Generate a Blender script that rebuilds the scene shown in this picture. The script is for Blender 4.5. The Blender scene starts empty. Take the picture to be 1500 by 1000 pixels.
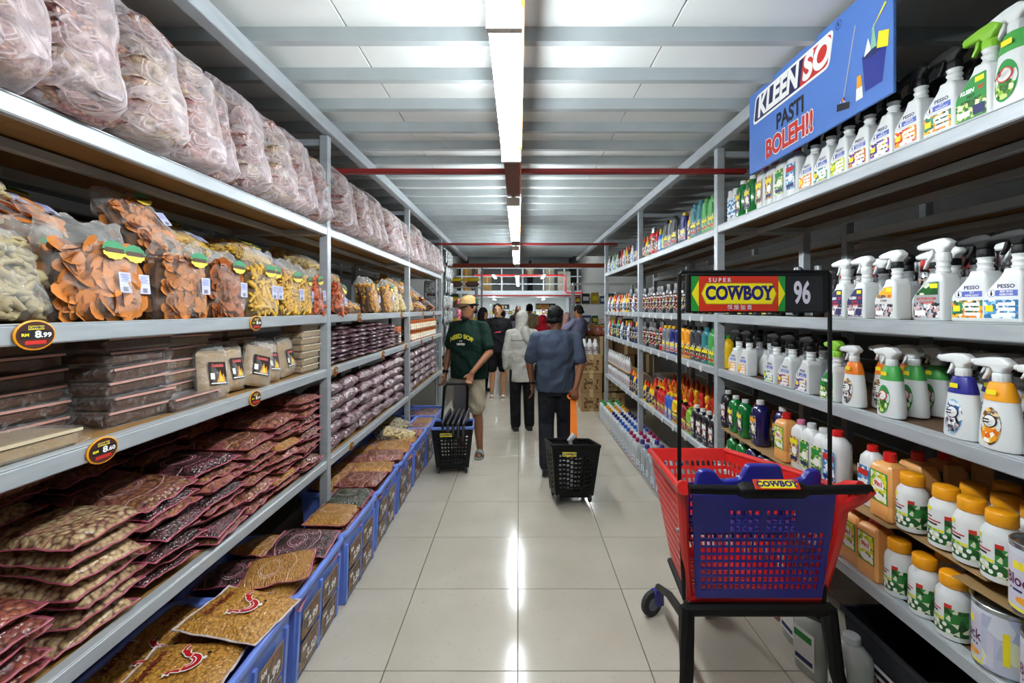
import bpy, bmesh, math, random
from mathutils import Vector, Matrix, noise
S = bpy.context.scene
PI = math.pi
# ---------------------------------------------------------------- camera, world, exposure
cam = bpy.data.objects.new('camera', bpy.data.cameras.new('camera'))
S.collection.objects.link(cam); S.camera = cam
cam.location = (0, 0, 1.63); cam.rotation_euler = (PI/2, 0, 0)
cam.data.sensor_width = 36; cam.data.lens = 16.0
cam.data.shift_x = -10/1500; cam.data.shift_y = -48/1500
cam.data.clip_start = .05
W = bpy.data.worlds.new('hall_air'); S.world = W; W.use_nodes = True
W.node_tree.nodes['Background'].inputs[0].default_value = (.80, .90, .92, 1)
W.node_tree.nodes['Background'].inputs[1].default_value = .35
S.view_settings.view_transform = 'Standard'; S.view_settings.look = 'None'
S.view_settings.exposure = 0.32; S.view_settings.gamma = 1; S.view_settings.use_curve_mapping = False
TUBE = 84.0          # emission of the fluorescent tubes
XL, XR = -1.18, 1.32 # front planes of the two racks
RNG = random.Random(11)
C = S.collection
# ---------------------------------------------------------------- materials
def lin(c):
    if isinstance(c, str):
        c = [int(c[i:i+2], 16)/255 for i in (0, 2, 4)]
        c = [x/12.92 if x <= .04045 else ((x+.055)/1.055)**2.4 for x in c]
    return (c[0], c[1], c[2], 1)
MATS = {}
class NT:
    def __init__(s, name):
        s.m = bpy.data.materials.new(name); s.m.use_nodes = True; s.t = s.m.node_tree
        s.b = s.t.nodes['Principled BSDF']; s.out = s.t.nodes['Material Output']
    def n(s, typ, **k):
        x = s.t.nodes.new('ShaderNode'+typ)
        for a, v in k.items():
            if a[0] == 'i' and a[1:].isdigit(): x.inputs[int(a[1:])].default_value = v
            else: setattr(x, a, v)
        return x
    def l(s, a, b): s.t.links.new(a, b)
    def mix(s, f, a, b, typ='MIX'):
        x = s.n('MixRGB', blend_type=typ)
        for i, v in ((0, f), (1, a), (2, b)):
            if hasattr(v, 'links'): s.l(v, x.inputs[i])
            else: x.inputs[i].default_value = v
        return x.outputs[0]
    def math(s, op, a, b=0.0, clamp=False):
        x = s.n('Math', operation=op, use_clamp=clamp)
        for i, v in ((0, a), (1, b)):
            if hasattr(v, 'links'): s.l(v, x.inputs[i])
            else: x.inputs[i].default_value = v
        return x.outputs[0]
    def coord(s, scale=(1, 1, 1), rnd=False):
        tc = s.n('TexCoord'); mp = s.n('Mapping'); mp.inputs['Scale'].default_value = scale
        s.l(tc.outputs['Object'], mp.inputs[0])
        if rnd:
            oi = s.n('ObjectInfo'); v = s.n('VectorMath', operation='SCALE'); v.inputs[0].default_value = (7, 5, 3)
            s.l(oi.outputs['Random'], v.inputs['Scale']); s.l(v.outputs[0], mp.inputs['Location'])
        return mp.outputs[0]
    def noise(s, co, scale, detail=3, dist=0):
        x = s.n('TexNoise'); x.inputs['Scale'].default_value = scale; x.inputs['Detail'].default_value = detail
        x.inputs['Distortion'].default_value = dist; s.l(co, x.inputs['Vector']); return x.outputs[0]
    def ramp(s, f, stops, const=False):
        x = s.n('ValToRGB'); e = x.color_ramp.elements
        if const: x.color_ramp.interpolation = 'CONSTANT'
        while len(e) < len(stops): e.new(.5)
        for k, (p, c) in enumerate(stops): e[k].position = p; e[k].color = lin(c)
        s.l(f, x.inputs[0]); return x.outputs[0]
    def bump(s, h, st, dist=.01):
        s.bn = x = s.n('Bump'); x.inputs['Strength'].default_value = st; x.inputs['Distance'].default_value = dist
        s.l(h, x.inputs['Height']); s.l(x.outputs[0], s.b.inputs['Normal']); s.l(x.outputs[0], s.b.inputs['Coat Normal']); return x
    def set(s, **k):
        for a, v in k.items(): s.b.inputs[a.replace('_', ' ')].default_value = v

def mat(name, col, rough=.5, metal=0., var=.12, scale=14, bump=0., coat=0., stretch=(1, 1, 1), spec=.5, rnd=0.):
    if name in MATS: return MATS[name]
    t = NT(name); c = lin(col); co = t.coord(stretch)
    nz = t.noise(co, scale, 4)
    d = tuple(x*(1-var*1.6) for x in c[:3])+(1,); u = tuple(min(1, x*(1+var)) for x in c[:3])+(1,)
    col_ = t.mix(nz, d, u)
    if rnd:
        oi = t.n('ObjectInfo'); col_ = t.mix(t.math('MULTIPLY', oi.outputs['Random'], rnd), col_, (0, 0, 0, 1))
    t.l(col_, t.b.inputs['Base Color'])
    t.set(Roughness=rough, Metallic=metal); t.b.inputs['Specular IOR Level'].default_value = spec
    if coat: t.b.inputs['Coat Weight'].default_value = coat; t.b.inputs['Coat Roughness'].default_value = .12
    if bump: t.bump(nz, bump)
    MATS[name] = t.m; return t.m

def mosaic(name, cols, scale=90, rough=.35):
    """printed label picture: irregular patches of a few inks"""
    if name in MATS: return MATS[name]
    t = NT(name); co = t.coord()
    v = t.n('TexVoronoi'); v.inputs['Scale'].default_value = scale; t.l(co, v.inputs['Vector'])
    sp = t.n('SeparateColor'); t.l(v.outputs['Color'], sp.inputs[0])
    c = t.ramp(sp.outputs[0], [(i/len(cols), k) for i, k in enumerate(cols)], True)
    t.l(c, t.b.inputs['Base Color']); t.set(Roughness=rough); MATS[name] = t.m; return t.m

def peas(name, dark, a, b, scale=70, ring=None, coat=1., film_col='9a5560', film=.25, elong=(1, 1, 1)):
    """dry snack pieces seen through a thin printed wrapper"""
    if name in MATS: return MATS[name]
    t = NT(name); co = t.coord(elong, True); co0 = t.coord()
    v = t.n('TexVoronoi'); v.inputs['Scale'].default_value = scale; t.l(co, v.inputs['Vector'])
    sp = t.n('SeparateColor'); t.l(v.outputs['Color'], sp.inputs[0])
    base = t.mix(sp.outputs[0], lin(a), lin(b))
    gap = t.math('MULTIPLY', v.outputs['Distance'], 1.25, True)
    gap = t.math('POWER', gap, 2.2)
    c = t.mix(gap, base, lin(dark))
    wr = t.noise(co, 9, 5, 2.5)
    fm = t.math('MULTIPLY', t.math('SUBTRACT', wr, .42, True), film*6, True)
    c = t.mix(fm, c, lin(film_col))
    if ring:
        mp = t.n('Mapping'); mp.inputs['Scale'].default_value = (1, 1.35, 0); mp.inputs['Location'].default_value = (.02, -.03, 0)
        t.l(co0, mp.inputs[0]); ln = t.n('VectorMath', operation='LENGTH'); t.l(mp.outputs[0], ln.inputs[0])
        nz = t.noise(co, 5, 1); r = t.math('ADD', ln.outputs['Value'], t.math('MULTIPLY', t.math('SUBTRACT', nz, .5), .05))
        for rad, w in ((.052, .0024), (.064, .0016), (.135, .0022)):
            k = t.math('LESS_THAN', t.math('ABSOLUTE', t.math('SUBTRACT', r, rad)), w)
            c = t.mix(k, c, lin(ring))
    oi = t.n('ObjectInfo'); c = t.mix(t.math('MULTIPLY', oi.outputs['Random'], .35), c, lin(dark))
    t.l(c, t.b.inputs['Base Color']); t.set(Roughness=.45)
    t.b.inputs['Coat Weight'].default_value = coat; t.b.inputs['Coat Roughness'].default_value = .1
    h = t.math('ADD', t.math('MULTIPLY', v.outputs['Distance'], -.5), t.math('MULTIPLY', wr, 1.0))
    t.bump(h, .8, .012)
    MATS[name] = t.m; return t.m

def film(name, tint='f4f4f2', amt=.1, edge=.45, wr=.25, sc=14, rough=.12):
    """clear or milky plastic film: mostly see-through, shiny, wrinkled"""
    if name in MATS: return MATS[name]
    t = NT(name); co = t.coord((1, 1, 1), True)
    t.b.inputs['Base Color'].default_value = lin(tint); t.set(Roughness=rough)
    t.b.inputs['Specular IOR Level'].default_value = .8
    nz = t.noise(co, sc, 6, 2.2)
    bp = t.bump(nz, .9, .03)
    lw = t.n('LayerWeight'); lw.inputs[0].default_value = .35
    f = t.math('ADD', t.math('MULTIPLY', t.math('POWER', lw.outputs['Facing'], 1.6), edge), amt)
    f = t.math('ADD', f, t.math('MULTIPLY', t.math('SUBTRACT', nz, .5, True), wr*3), True)
    tr = t.n('BsdfTransparent'); ms = t.n('MixShader')
    t.l(f, ms.inputs[0]); t.l(tr.outputs[0], ms.inputs[1]); t.l(t.b.outputs[0], ms.inputs[2]); t.l(ms.outputs[0], t.out.inputs[0])
    MATS[name] = t.m; return t.m

def glow(name, col, st):
    t = NT(name); e = t.n('Emission'); e.inputs[0].default_value = lin(col); e.inputs[1].default_value = st
    t.l(e.outputs[0], t.out.inputs[0]); MATS[name] = t.m; return t.m

steel = mat('galvanised_steel', 'b2b9be', .42, .25, .16, 6, .05, stretch=(1, 1, 6))
steel_d = mat('grey_joist_paint', 'b0b8ba', .5, .15, .12, 5)
wood = mat('brown_hardboard', '6a5038', .7, 0, .2, 9, .1, stretch=(1, 6, 1))
ply = mat('plywood_underside', '9a7440', .65, 0, .22, 7, .1, stretch=(6, 1, 1))
card = mat('brown_cardboard', 'a08054', .8, 0, .12, 10, .05)
white = mat('white_plastic', 'dfe2e1', .35, 0, .03, 8, coat=.15)
white_d = mat('milky_white_plastic', 'c9cdd0', .4, 0, .05, 8)
black = mat('black_plastic', '070708', .5, 0, .2, 10, spec=.3)
grey = mat('grey_plastic', '6d7276', .45)
red = mat('red_plastic', 'd2201c', .35, coat=.3, var=.08)
redpaint = mat('red_pipe_paint', '861c1a', .45, 0, .15, 6)
orange = mat('orange_plastic', 'ee7a14', .35, coat=.3)
yellow = mat('yellow_plastic', 'f0c419', .4, var=.06)
amber = mat('amber_lid_plastic', 'efa012', .4, var=.06)
green = mat('green_plastic', '43a047', .4)
lime = mat('lime_plastic', '86c232', .4)
blue = mat('blue_bin_plastic', '6f8ce0', .4, 0, .08, 8, coat=.2)
navy = mat('navy_plastic', '1b2370', .35)
royal = mat('royal_blue_plastic', '25268a', .35, coat=.2)
cobalt = mat('cobalt_plastic', '2f5fc0', .35)
teal = mat('teal_plastic', '2e7f88', .35)
magenta = mat('magenta_plastic', 'a81c5c', .4)
pink = mat('pink_plastic', 'd67a98', .4)
peach = mat('peach_liquid_plastic', 'eaa860', .35, var=.08, coat=.2)
greenliq = mat('green_liquid_bottle', '0f7a34', .15, var=.3, scale=25, coat=.8)
navyliq = mat('navy_liquid_bottle', '191c5a', .15, var=.3, scale=25, coat=.8)
dark = mat('dark_bottle_plastic', '1c1b20', .3, var=.2, coat=.4)
silver = mat('silver_can_metal', 'c0c4c8', .25, .9, .1)
ink_w = mat('white_print', 'f2f2ee', .5, var=.02)
ink_k = mat('black_print', '14141c', .5, var=.05)
ink_b = mat('blue_print', '5a6cc0', .5, var=.05)
ink_n = mat('navy_print', '17205c', .5, var=.05)
ink_r = mat('red_print', 'c5281f', .5, var=.05)
ink_y = mat('yellow_print', 'f0de1c', .5, var=.04)
ink_g = mat('green_print', '1e8a3a', .5, var=.06)
ink_o = mat('orange_print', 'f0a020', .5, var=.06)
rubber = mat('dark_rubber', '2c2d30', .7)

# ---------------------------------------------------------------- mesh helpers
class MB:
    def __init__(s): s.v, s.f, s.m = [], [], []
    def add(s, vs, fs, m=0):
        o = len(s.v); s.v += [tuple(v) for v in vs]
        for i, f in enumerate(fs):
            s.f.append([o+k for k in f]); s.m.append(m[i] if isinstance(m, list) else m)
        return s
    def box(s, a, b, m=0):
        x0, y0, z0 = a; x1, y1, z1 = b
        return s.add([(x0,y0,z0),(x1,y0,z0),(x1,y1,z0),(x0,y1,z0),(x0,y0,z1),(x1,y0,z1),(x1,y1,z1),(x0,y1,z1)],
              [(0,3,2,1),(4,5,6,7),(0,1,5,4),(1,2,6,5),(2,3,7,6),(3,0,4,7)], m)
    def cbox(s, a, b, c=.004, m=0, M=None):
        lo = Vector(a); hi = Vector(b); vs = []; ix = {}
        for sx in (0, 1):
            for sy in (0, 1):
                for sz in (0, 1):
                    for ax in range(3):
                        p = [(lo[k]+c, hi[k]-c)[(sx, sy, sz)[k]] for k in range(3)]
                        p[ax] = (lo, hi)[(sx, sy, sz)[ax]][ax]
                        ix[(sx, sy, sz, ax)] = len(vs); vs.append(Vector(p) if M is None else M @ Vector(p))
        fs = []
        for ax in range(3):
            b_, c_ = [k for k in range(3) if k != ax]
            for q in (0, 1):
                f = []
                for u, w in ((0, 0), (1, 0), (1, 1), (0, 1)):
                    k = [0, 0, 0]; k[ax] = q; k[b_] = u; k[c_] = w; f.append(ix[(*k, ax)])
                fs.append(f)
            for u in (0, 1):
                for w in (0, 1):
                    k0 = [0, 0, 0]; k0[b_] = u; k0[c_] = w; k1 = list(k0); k1[ax] = 1
                    fs.append([ix[(*k0, b_)], ix[(*k1, b_)], ix[(*k1, c_)], ix[(*k0, c_)]])
        for sx in (0, 1):
            for sy in (0, 1):
                for sz in (0, 1): fs.append([ix[(sx, sy, sz, k)] for k in range(3)])
        return s.add(vs, fs, m)
    def rings(s, rs, m=0, caps=True, close=True):
        n = len(rs[0]); o = len(s.v); fs = []; ms = []
        for i in range(len(rs)-1):
            mm = m[i] if isinstance(m, list) else m
            for j in range(n if close else n-1):
                fs.append((i*n+j, i*n+(j+1) % n, (i+1)*n+(j+1) % n, (i+1)*n+j)); ms.append(mm)
        if caps:
            fs.append(tuple(range(n-1, -1, -1))); ms.append(m[0] if isinstance(m, list) else m)
            fs.append(tuple((len(rs)-1)*n+j for j in range(n))); ms.append(m[-1] if isinstance(m, list) else m)
        return s.add([p for r in rs for p in r], fs, ms)
    def lathe(s, prof, n=14, c=(0, 0, 0), sx=1, sy=1, m=0, sq=2.0, M=None):
        """prof: (radius, z[, material of the band above]); sq > 2 squares the section off"""
        rs = []
        for p in prof:
            r = []
            for j in range(n):
                a = 2*PI*(j+.5)/n; ca, sa = math.cos(a), math.sin(a)
                k = 1/(abs(ca)**sq+abs(sa)**sq)**(1/sq)
                q = Vector((c[0]+p[0]*sx*ca*k, c[1]+p[0]*sy*sa*k, c[2]+p[1]))
                r.append(M @ q if M is not None else q)
            rs.append(r)
        mm = [p[2] if len(p) > 2 else m for p in prof]
        return s.rings(rs, mm)
    def tube(s, pts, r, n=8, m=0):
        pts = [Vector(p) for p in pts]; rs = []; up = Vector((.13, .21, 1)).normalized()
        for i, p in enumerate(pts):
            d = (pts[min(i+1, len(pts)-1)]-pts[max(i-1, 0)]).normalized()
            u = d.cross(up); u = d.cross(Vector((1, .1, 0))) if u.length < .05 else u
            u.normalize(); w = d.cross(u); rr = r[i] if isinstance(r, (list, tuple)) else r
            rs.append([p+(u*math.cos(2*PI*j/n)+w*math.sin(2*PI*j/n))*rr for j in range(n)])
        return s.rings(rs, m)
    def ball(s, c, r, m=0, n=12, k=7, M=None):
        r = (r, r, r) if not isinstance(r, (tuple, list)) else r; rs = []
        for i in range(k+1):
            t = PI*(i+.12)/(k+.24); q = []
            for j in range(n):
                p = Vector((r[0]*math.sin(t)*math.cos(2*PI*j/n), r[1]*math.sin(t)*math.sin(2*PI*j/n), -r[2]*math.cos(t)))
                q.append((M @ p if M is not None else p)+Vector(c))
            rs.append(q)
        return s.rings(rs, m)
    def poly(s, pts, y, m=0):
        return s.add([(p[0], y, p[1]) for p in pts], [tuple(range(len(pts)))], m)
    def rect(s, x0, z0, x1, z1, y, m=0): return s.poly([(x0, z0), (x1, z0), (x1, z1), (x0, z1)], y, m)
    def oval(s, cx, cz, rx, rz, y, m=0, n=20):
        return s.poly([(cx+rx*math.cos(2*PI*i/n), cz+rz*math.sin(2*PI*i/n)) for i in range(n)], y, m)
    def wrap(s, r, a0, a1, z0, z1, m=0, n=8, sx=1, sy=1):
        """a label patch round a bottle; angle 0 faces the front (-Y), positive to the right"""
        lo = [(sx*r*math.sin(a0+(a1-a0)*i/n), -sy*r*math.cos(a0+(a1-a0)*i/n), z0) for i in range(n+1)]
        return s.add(lo+[(p[0], p[1], z1) for p in lo], [(i, i+1, n+2+i, n+1+i) for i in range(n)], m)
    def mesh_in(s, me, M=Matrix(), m=0):
        return s.add([M @ v.co for v in me.vertices], [list(p.vertices) for p in me.polygons], m)
    def make(s, name, mats, sharp=35, merge=False):
        me = bpy.data.meshes.new(name); me.from_pydata(s.v, [], s.f)
        for x in (mats if isinstance(mats, (list, tuple)) else [mats]): me.materials.append(x)
        me.polygons.foreach_set('material_index', s.m)
        b = bmesh.new(); b.from_mesh(me)
        if merge: bmesh.ops.remove_doubles(b, verts=b.verts, dist=1e-5)
        bmesh.ops.recalc_face_normals(b, faces=b.faces); b.to_mesh(me); b.free()
        me.polygons.foreach_set('use_smooth', [True]*len(me.polygons))
        me.set_sharp_from_angle(angle=math.radians(sharp)); me.update(); return me

XZ = Matrix(((1, 0, 0, 0), (0, 0, -1, 0), (0, 1, 0, 0), (0, 0, 0, 1)))   # drawing plane -> facing -Y
def slab(polys, depth, bevel=0., res=2, plane=XZ):
    """an outline (with holes) given thickness and a rounded rim, as raw mesh"""
    cu = bpy.data.curves.new('outline', 'CURVE'); cu.dimensions = '2D'; cu.fill_mode = 'BOTH'
    cu.extrude = max(0, depth/2-bevel); cu.bevel_depth = bevel; cu.bevel_resolution = res; cu.offset = -bevel
    for p in polys:
        sp = cu.splines.new('POLY'); sp.points.add(len(p)-1); sp.use_cyclic_u = True
        for i, q in enumerate(p): sp.points[i].co = (q[0], q[1], 0, 1)
    ob = bpy.data.objects.new('outline', cu); me = bpy.data.meshes.new_from_object(ob)
    bpy.data.objects.remove(ob); bpy.data.curves.remove(cu)
    me.transform(plane); return me
TXT = {}
def text(s, size, bold=0., shear=0., sx=1., ext=0., res=0):
    res = res or (7 if size > .045 else 4 if size > .028 else 2)
    k = (s, size, bold, shear, sx, ext)
    if k in TXT: return TXT[k]
    cu = bpy.data.curves.new('lettering', 'FONT'); cu.body = s; cu.size = size; cu.offset = bold*size; cu.shear = shear
    cu.align_x = 'CENTER'; cu.align_y = 'CENTER'; cu.resolution_u = res; cu.extrude = ext
    ob = bpy.data.objects.new('lettering', cu); me = bpy.data.meshes.new_from_object(ob)
    bpy.data.objects.remove(ob); bpy.data.curves.remove(cu)
    me.transform(XZ @ Matrix.Diagonal((sx, 1, 1, 1))); TXT[k] = me; return me
def rpoly(pts, r, n=4):
    out = []; N = len(pts)
    for i in range(N):
        p = Vector(pts[i]); a = Vector(pts[i-1])-p; b = Vector(pts[(i+1) % N])-p
        rr = r[i] if isinstance(r, (list, tuple)) else r
        if rr <= 0: out.append(tuple(p)); continue
        q = p+a.normalized()*min(rr, a.length*.49); e = p+b.normalized()*min(rr, b.length*.49)
        for k in range(n+1):
            t = k/n; out.append(tuple(q*(1-t)**2+p*2*t*(1-t)+e*t*t))
    return out
def T(x=0, y=0, z=0, rz=0, rx=0, ry=0, s=1):
    return Matrix.Translation((x, y, z)) @ Matrix.Rotation(rz, 4, 'Z') @ Matrix.Rotation(ry, 4, 'Y') @ Matrix.Rotation(rx, 4, 'X') @ Matrix.Scale(s, 4)

def ob(name, me, parent=None, loc=(0, 0, 0), rot=(0, 0, 0), sc=1):
    o = bpy.data.objects.new(name, me); C.objects.link(o)
    o.location = loc; o.rotation_euler = rot
    if sc != 1: o.scale = (sc, sc, sc) if not isinstance(sc, tuple) else sc
    if parent: o.parent = parent
    return o
def tag(o, label, cat, group=None):
    o['label'] = label; o['category'] = cat
    if group: o['group'] = group
    return o
def empty(name, label, cat, loc, rz=0, group=None):
    o = ob(name, None, None, loc, (0, 0, rz)); o.empty_display_size = .1
    return tag(o, label, cat, group)
def struct(o): o['kind'] = 'structure'; return o
def dup(o, loc=None, rot=None, parent=None):
    c = o.copy(); C.objects.link(c)
    if parent: c.parent = parent
    if loc is not None: c.location = loc
    if rot is not None: c.rotation_euler = rot
    for ch in o.children: dup(ch, parent=c)
    return c
ORD = ('first second third fourth fifth sixth seventh eighth ninth tenth eleventh twelfth thirteenth fourteenth fifteenth sixteenth '
       'seventeenth eighteenth nineteenth twentieth').split()
def bx(name, a, b, m, parent=None, c=.0):
    q = MB(); (q.cbox(a, b, c) if c else q.box(a, b)); return ob(name, q.make(name, m), parent)
# products: a kind is a list of (part name, mesh, parent index); every placing makes the thing and its parts from shared meshes
KIND = {}
def place(kind, x, y, z, rz, label, cat, group=None, rot=None, sc=1):
    root = None; made = []
    for i, (nm, me, par) in enumerate(KIND[kind]):
        o = ob(nm, me, made[par] if i else None)
        if not i: root = o
        made.append(o)
    root.location = (x, y, z); root.rotation_euler = rot if rot else (0, 0, rz)
    if sc != 1: root.scale = (sc, sc, sc)
    return tag(root, label, cat, group)
# ---------------------------------------------------------------- the setting
HX, Y0, Y1, ZC = 3.3, -2.6, 30.0, 2.84
def tile_mat():
    t = NT('polished_cream_tile'); co = t.coord((1, 1, 1), True)
    c = t.mix(t.noise(co, 3, 4), lin('b2aa9b'), lin('cac3b4'))
    c = t.mix(t.math('MULTIPLY', t.math('SUBTRACT', t.noise(co, 45, 5), .62, True), 2.5, True), c, lin('948b7c'))
    t.l(c, t.b.inputs['Base Color']); t.b.inputs['Specular IOR Level'].default_value = .6
    r = t.math('ADD', t.math('MULTIPLY', t.noise(co, 5, 5), .12), .07); t.l(r, t.b.inputs['Roughness'])
    t.bump(t.noise(co, 2.2, 2), .05, .02)
    return t.m
tilem = tile_mat()
grout = mat('grey_grout', '6f695e', .8)
floor = struct(bx('floor', (-HX, Y0, -.12), (HX, Y1, -.012), grout))
TS = .6
tile_me = MB().cbox((-TS/2+.002, -TS/2+.002, -.012), (TS/2-.002, TS/2-.002, 0), .0012).make('tile', tilem)
# joint lines run at x = -0.005 + k*0.6 and y = 2.05 + k*0.6
for i in range(-3, 4):
    for j in range(-6, 15):
        if i in (-3, 3) and j > 8: continue
        ob('tile', tile_me, floor, (-.005+(i+.5)*TS, 2.05+(j+.5)*TS, 0))
far = MB().box((-HX, 2.05+15*TS, -.012), (HX, Y1, 0)).make('far_floor_surface', tilem)
ob('far_floor_surface', far, floor)
bulk = mat('painted_wall', 'b9bcbc', .8)
struct(bx('wall_left', (-HX-.1, Y0, 0), (-HX, Y1, 5.2), mat('shaded_side_wall', '5a5a58', .85)))  # dark wall colour stands in for the shade of the neighbouring aisles
struct(bx('wall_right', (HX, Y0, 0), (HX+.1, Y1, 5.2), MATS['shaded_side_wall']))
struct(bx('wall_rear', (-HX, Y0-.1, 0), (HX, Y0, 3), bulk))
struct(bx('wall_far', (-HX, Y1, 0), (HX, Y1+.1, 5.2), mat('white_far_wall', 'e4e8e8', .8)))
# ceiling of the deck above: white boards on grey joists, up to the deck's edge at y = 10
YE = 10.2
board = mat('white_ceiling_board', 'e6eae8', .7, 0, .06, 3)
ceil = struct(bx('ceiling', (-HX, Y0, ZC+.02), (HX, YE, ZC+.12), mat('dark_gap', '3a3c3c', .9)))
bw = 1.2; pj = [-3.3, -2.05, -.74, .66, 2.0, 3.3]
for i in range(5):
    y = Y0
    while y < YE-.05:
        ye = min(y+2.0-.002*i, YE)
        me = MB().cbox((pj[i]+.003, y+.003, ZC), (pj[i+1]-.003, ye-.003, ZC+.02), .002).make('panel', board)
        ob('panel', me, ceil); y = ye
jm = MB()
# C-section joist: web and two lips
jm.box((-HX, -.002, 0), (HX, .002, .062)); jm.box((-HX, .002, 0), (HX, .036, .004)); jm.box((-HX, .002, .058), (HX, .036, .062))
jm.box((-HX, .033, .004), (HX, .036, .014))
jme = jm.make('joist', steel_d)
k = 0
while 1.955-.331*13+.331*k < YE-.1:
    ob('joist', jme, ceil, (0, 1.955-.331*13+.331*k, ZC-.062)); k += 1
upper = struct(bx('ceiling_far', (-HX, YE, 4.9), (HX, Y1, 5.0), mat('white_roof_sheet', 'dfe4e4', .7)))
rib = MB().box((-HX, 0, -.1), (HX, .12, 0)).make('rib', steel)
for k in range(9): ob('rib', rib, upper, (0, YE+1+2.1*k, 4.9))
# long side beams that carry the joists, one over each rack
for sd, X in (('left', XL), ('right', XR)):
    t = struct(bx('trim_%d' % (1 if X < 0 else 2), (X-.03, Y0, ZC-.062-.075), (X+.03, YE, ZC-.062), steel, None, .004))
# deck edge and red cross bars
def cross(y, z, h, m, label, x0=-1.24, x1=1.5, d=.05, name='cross_bar'):
    o = bx(name, (x0, y, z-h/2), (x1, y+d, z+h/2), m, None, .006)
    return tag(o, label, 'bar', 'red bars across the aisle')
cross(2.99, 2.538, .03, redpaint, 'thin red steel bar across the aisle between the first two shelf posts', -1.25, 1.5)
cross(6.9, 2.612, .03, redpaint, 'thin red steel bar crossing the aisle above the farther shelf posts')
cross(YE, 2.60, .09, mat('rust_red_paint', 'a8431f', .5), 'thick rust red beam under the deck edge, farthest of the cross bars', -HX, HX, .1)
# far deck with railing
deck = empty('upper_deck', 'grey upper deck with railings at the far end of the hall', 'deck', (0, 24, 0))
bx('slab', (-HX, -.05, 2.33), (HX, 5.8, 2.58), steel, deck, .01)
bx('slab_edge', (-HX, -.09, 2.28), (HX, -.05, 2.36), redpaint, deck)
post_me = MB().cbox((-.04, -.04, 0), (.04, .04, 1.2), .005).make('railing_post', steel)
for x in (-3.0, -2.0, -.9, .2, 1.3, 2.4, 3.1): ob('railing_post', post_me, deck, (x, 0, 2.58))
for z in (2.9, 3.3, 3.74): bx('railing_bar', (-HX, -.025, z), (HX, .025, z+.06), steel, deck, .004)
for x in (-2.7, 2.6): bx('deck_column', (x-.06, .1, 0), (x+.06, .22, 2.33), steel, deck, .006)
q = MB(); q.tube([(-2.3, 23.6, 3.36), (2.3, 23.6, 3.36), (2.42, 23.6, 3.3), (2.42, 23.6, 2.55), (2.5, 23.6, 2.45), (3.32, 23.6, 2.45)], .045, 8)
tag(ob('fire_pipe', q.make('fire_pipe', red)), 'red fire pipe bent down beside the upper deck railing', 'pipe')
# goods seen on the deck
for i, (x, w, h, m, nm) in enumerate(((-2.9, .6, 1.5, card, 'tall brown'), (-2.2, .35, 1.3, card, 'narrow brown'), (-1.75, .5, .9, mat('tan_carton', 'b59a6c', .8), 'low tan'),
        (1.7, .5, 1.3, mat('pale_carton', 'c9bfa6', .8), 'pale'), (2.5, .7, 1.1, mat('cream_carton', 'd8d2bf', .8), 'cream'))):
    o = bx('carton', (-w/2, -.3, 0), (w/2, .3, h), m, None, .01); o.location = (x, 25.4, 2.58)
    tag(o, nm+' carton standing on the upper deck behind the railing', 'carton', 'cartons on the upper deck')
    bx('tape', (-.04, -.304, 0), (.04, -.301, h), ink_w if i % 2 else amber, o)
# ---------------------------------------------------------------- lamps
tube_l = glow('lit_tube', 'f3fbff', TUBE); tray = mat('lamp_tray_enamel', 'e8e6de', .5); maroon = mat('maroon_trunking', '7a4a40', .5)
def lamp(y, n, z=2.45, x=-.042, L=1.19, group='twin tube ceiling lamps over the aisle', label='', trunk=0):
    e = empty('ceiling_lamp', label, 'lamp', (x, y, z), 0, group)
    bx('lamp_body', (-.02, 0, .012), (.02, n*L, .045), tray, e, .006)
    tm = MB().tube([(0, .02, 0), (0, L-.02, 0)], .013, 10).make('tube', tube_l)
    cm = MB().box((-.052, -.008, -.018), (.052, .016, .045)).make('end_cap', tray)
    for i in range(n):
        for sx in (-.034, .034): ob('tube', tm, e, (sx, i*L, -.004))
        ob('end_cap', cm, e, (0, i*L, 0))
    ob('end_cap', cm, e, (0, n*L-.012, 0))
    return e
lamp(.12, 2, label='twin tube lamp nearest the camera, longest of the lit lamps')
lamp(3.55, 2, L=.94, label='second lit twin tube lamp along the aisle, beyond the first red bar')
lamp(6.3, 2, L=.94, label='third lit twin tube lamp along the aisle, beyond the second red bar')
for i, y in enumerate((12.5, 16.5, 20.0)):
    lamp(y, 2, 2.55+.1*i, label='hanging twin tube lamp past the deck edge, %s one' % ('first', 'middle', 'last')[i], group='hanging lamps in the far hall')
for i, (x, y) in enumerate(((-2.2, 14), (2.2, 14), (-2.2, 19), (2.2, 19), (-1.5, 26.5), (1.5, 26.5), (-1.2, 21.2), (1.2, 21.2))):  # lamps under and before the deck are added to brighten the far hall
    lamp(y, 2, 4.6 if y < 21 else 2.2 if y > 23 else 3.2, x, label=('high roof lamp ' if y < 21 else 'added fill lamp low under the far deck ' if y > 23 else 'added fill lamp hanging before the deck railing ')+('over the shelves on the snack side' if x < 0 else 'over the shelves on the cleaner side')+(', rear one' if y == 19 else ''), group='hall lamps')
tr = empty('cable_trunking', 'maroon trunking that carries the aisle lamps under the ceiling', 'trunking', (-.042, -2.5, 2.500))
bx('trunking_channel', (-.048, 0, 0), (.048, 12.0, .03), maroon, tr, .003)
bx('conduit', (.050, 0, .0), (.058, 12.0, .012), orange, tr)
for k in range(7): bx('hanger_rod', (-.004, .6+1.8*k, .03), (.004, .608+1.8*k, .28), steel_d, tr)
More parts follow.
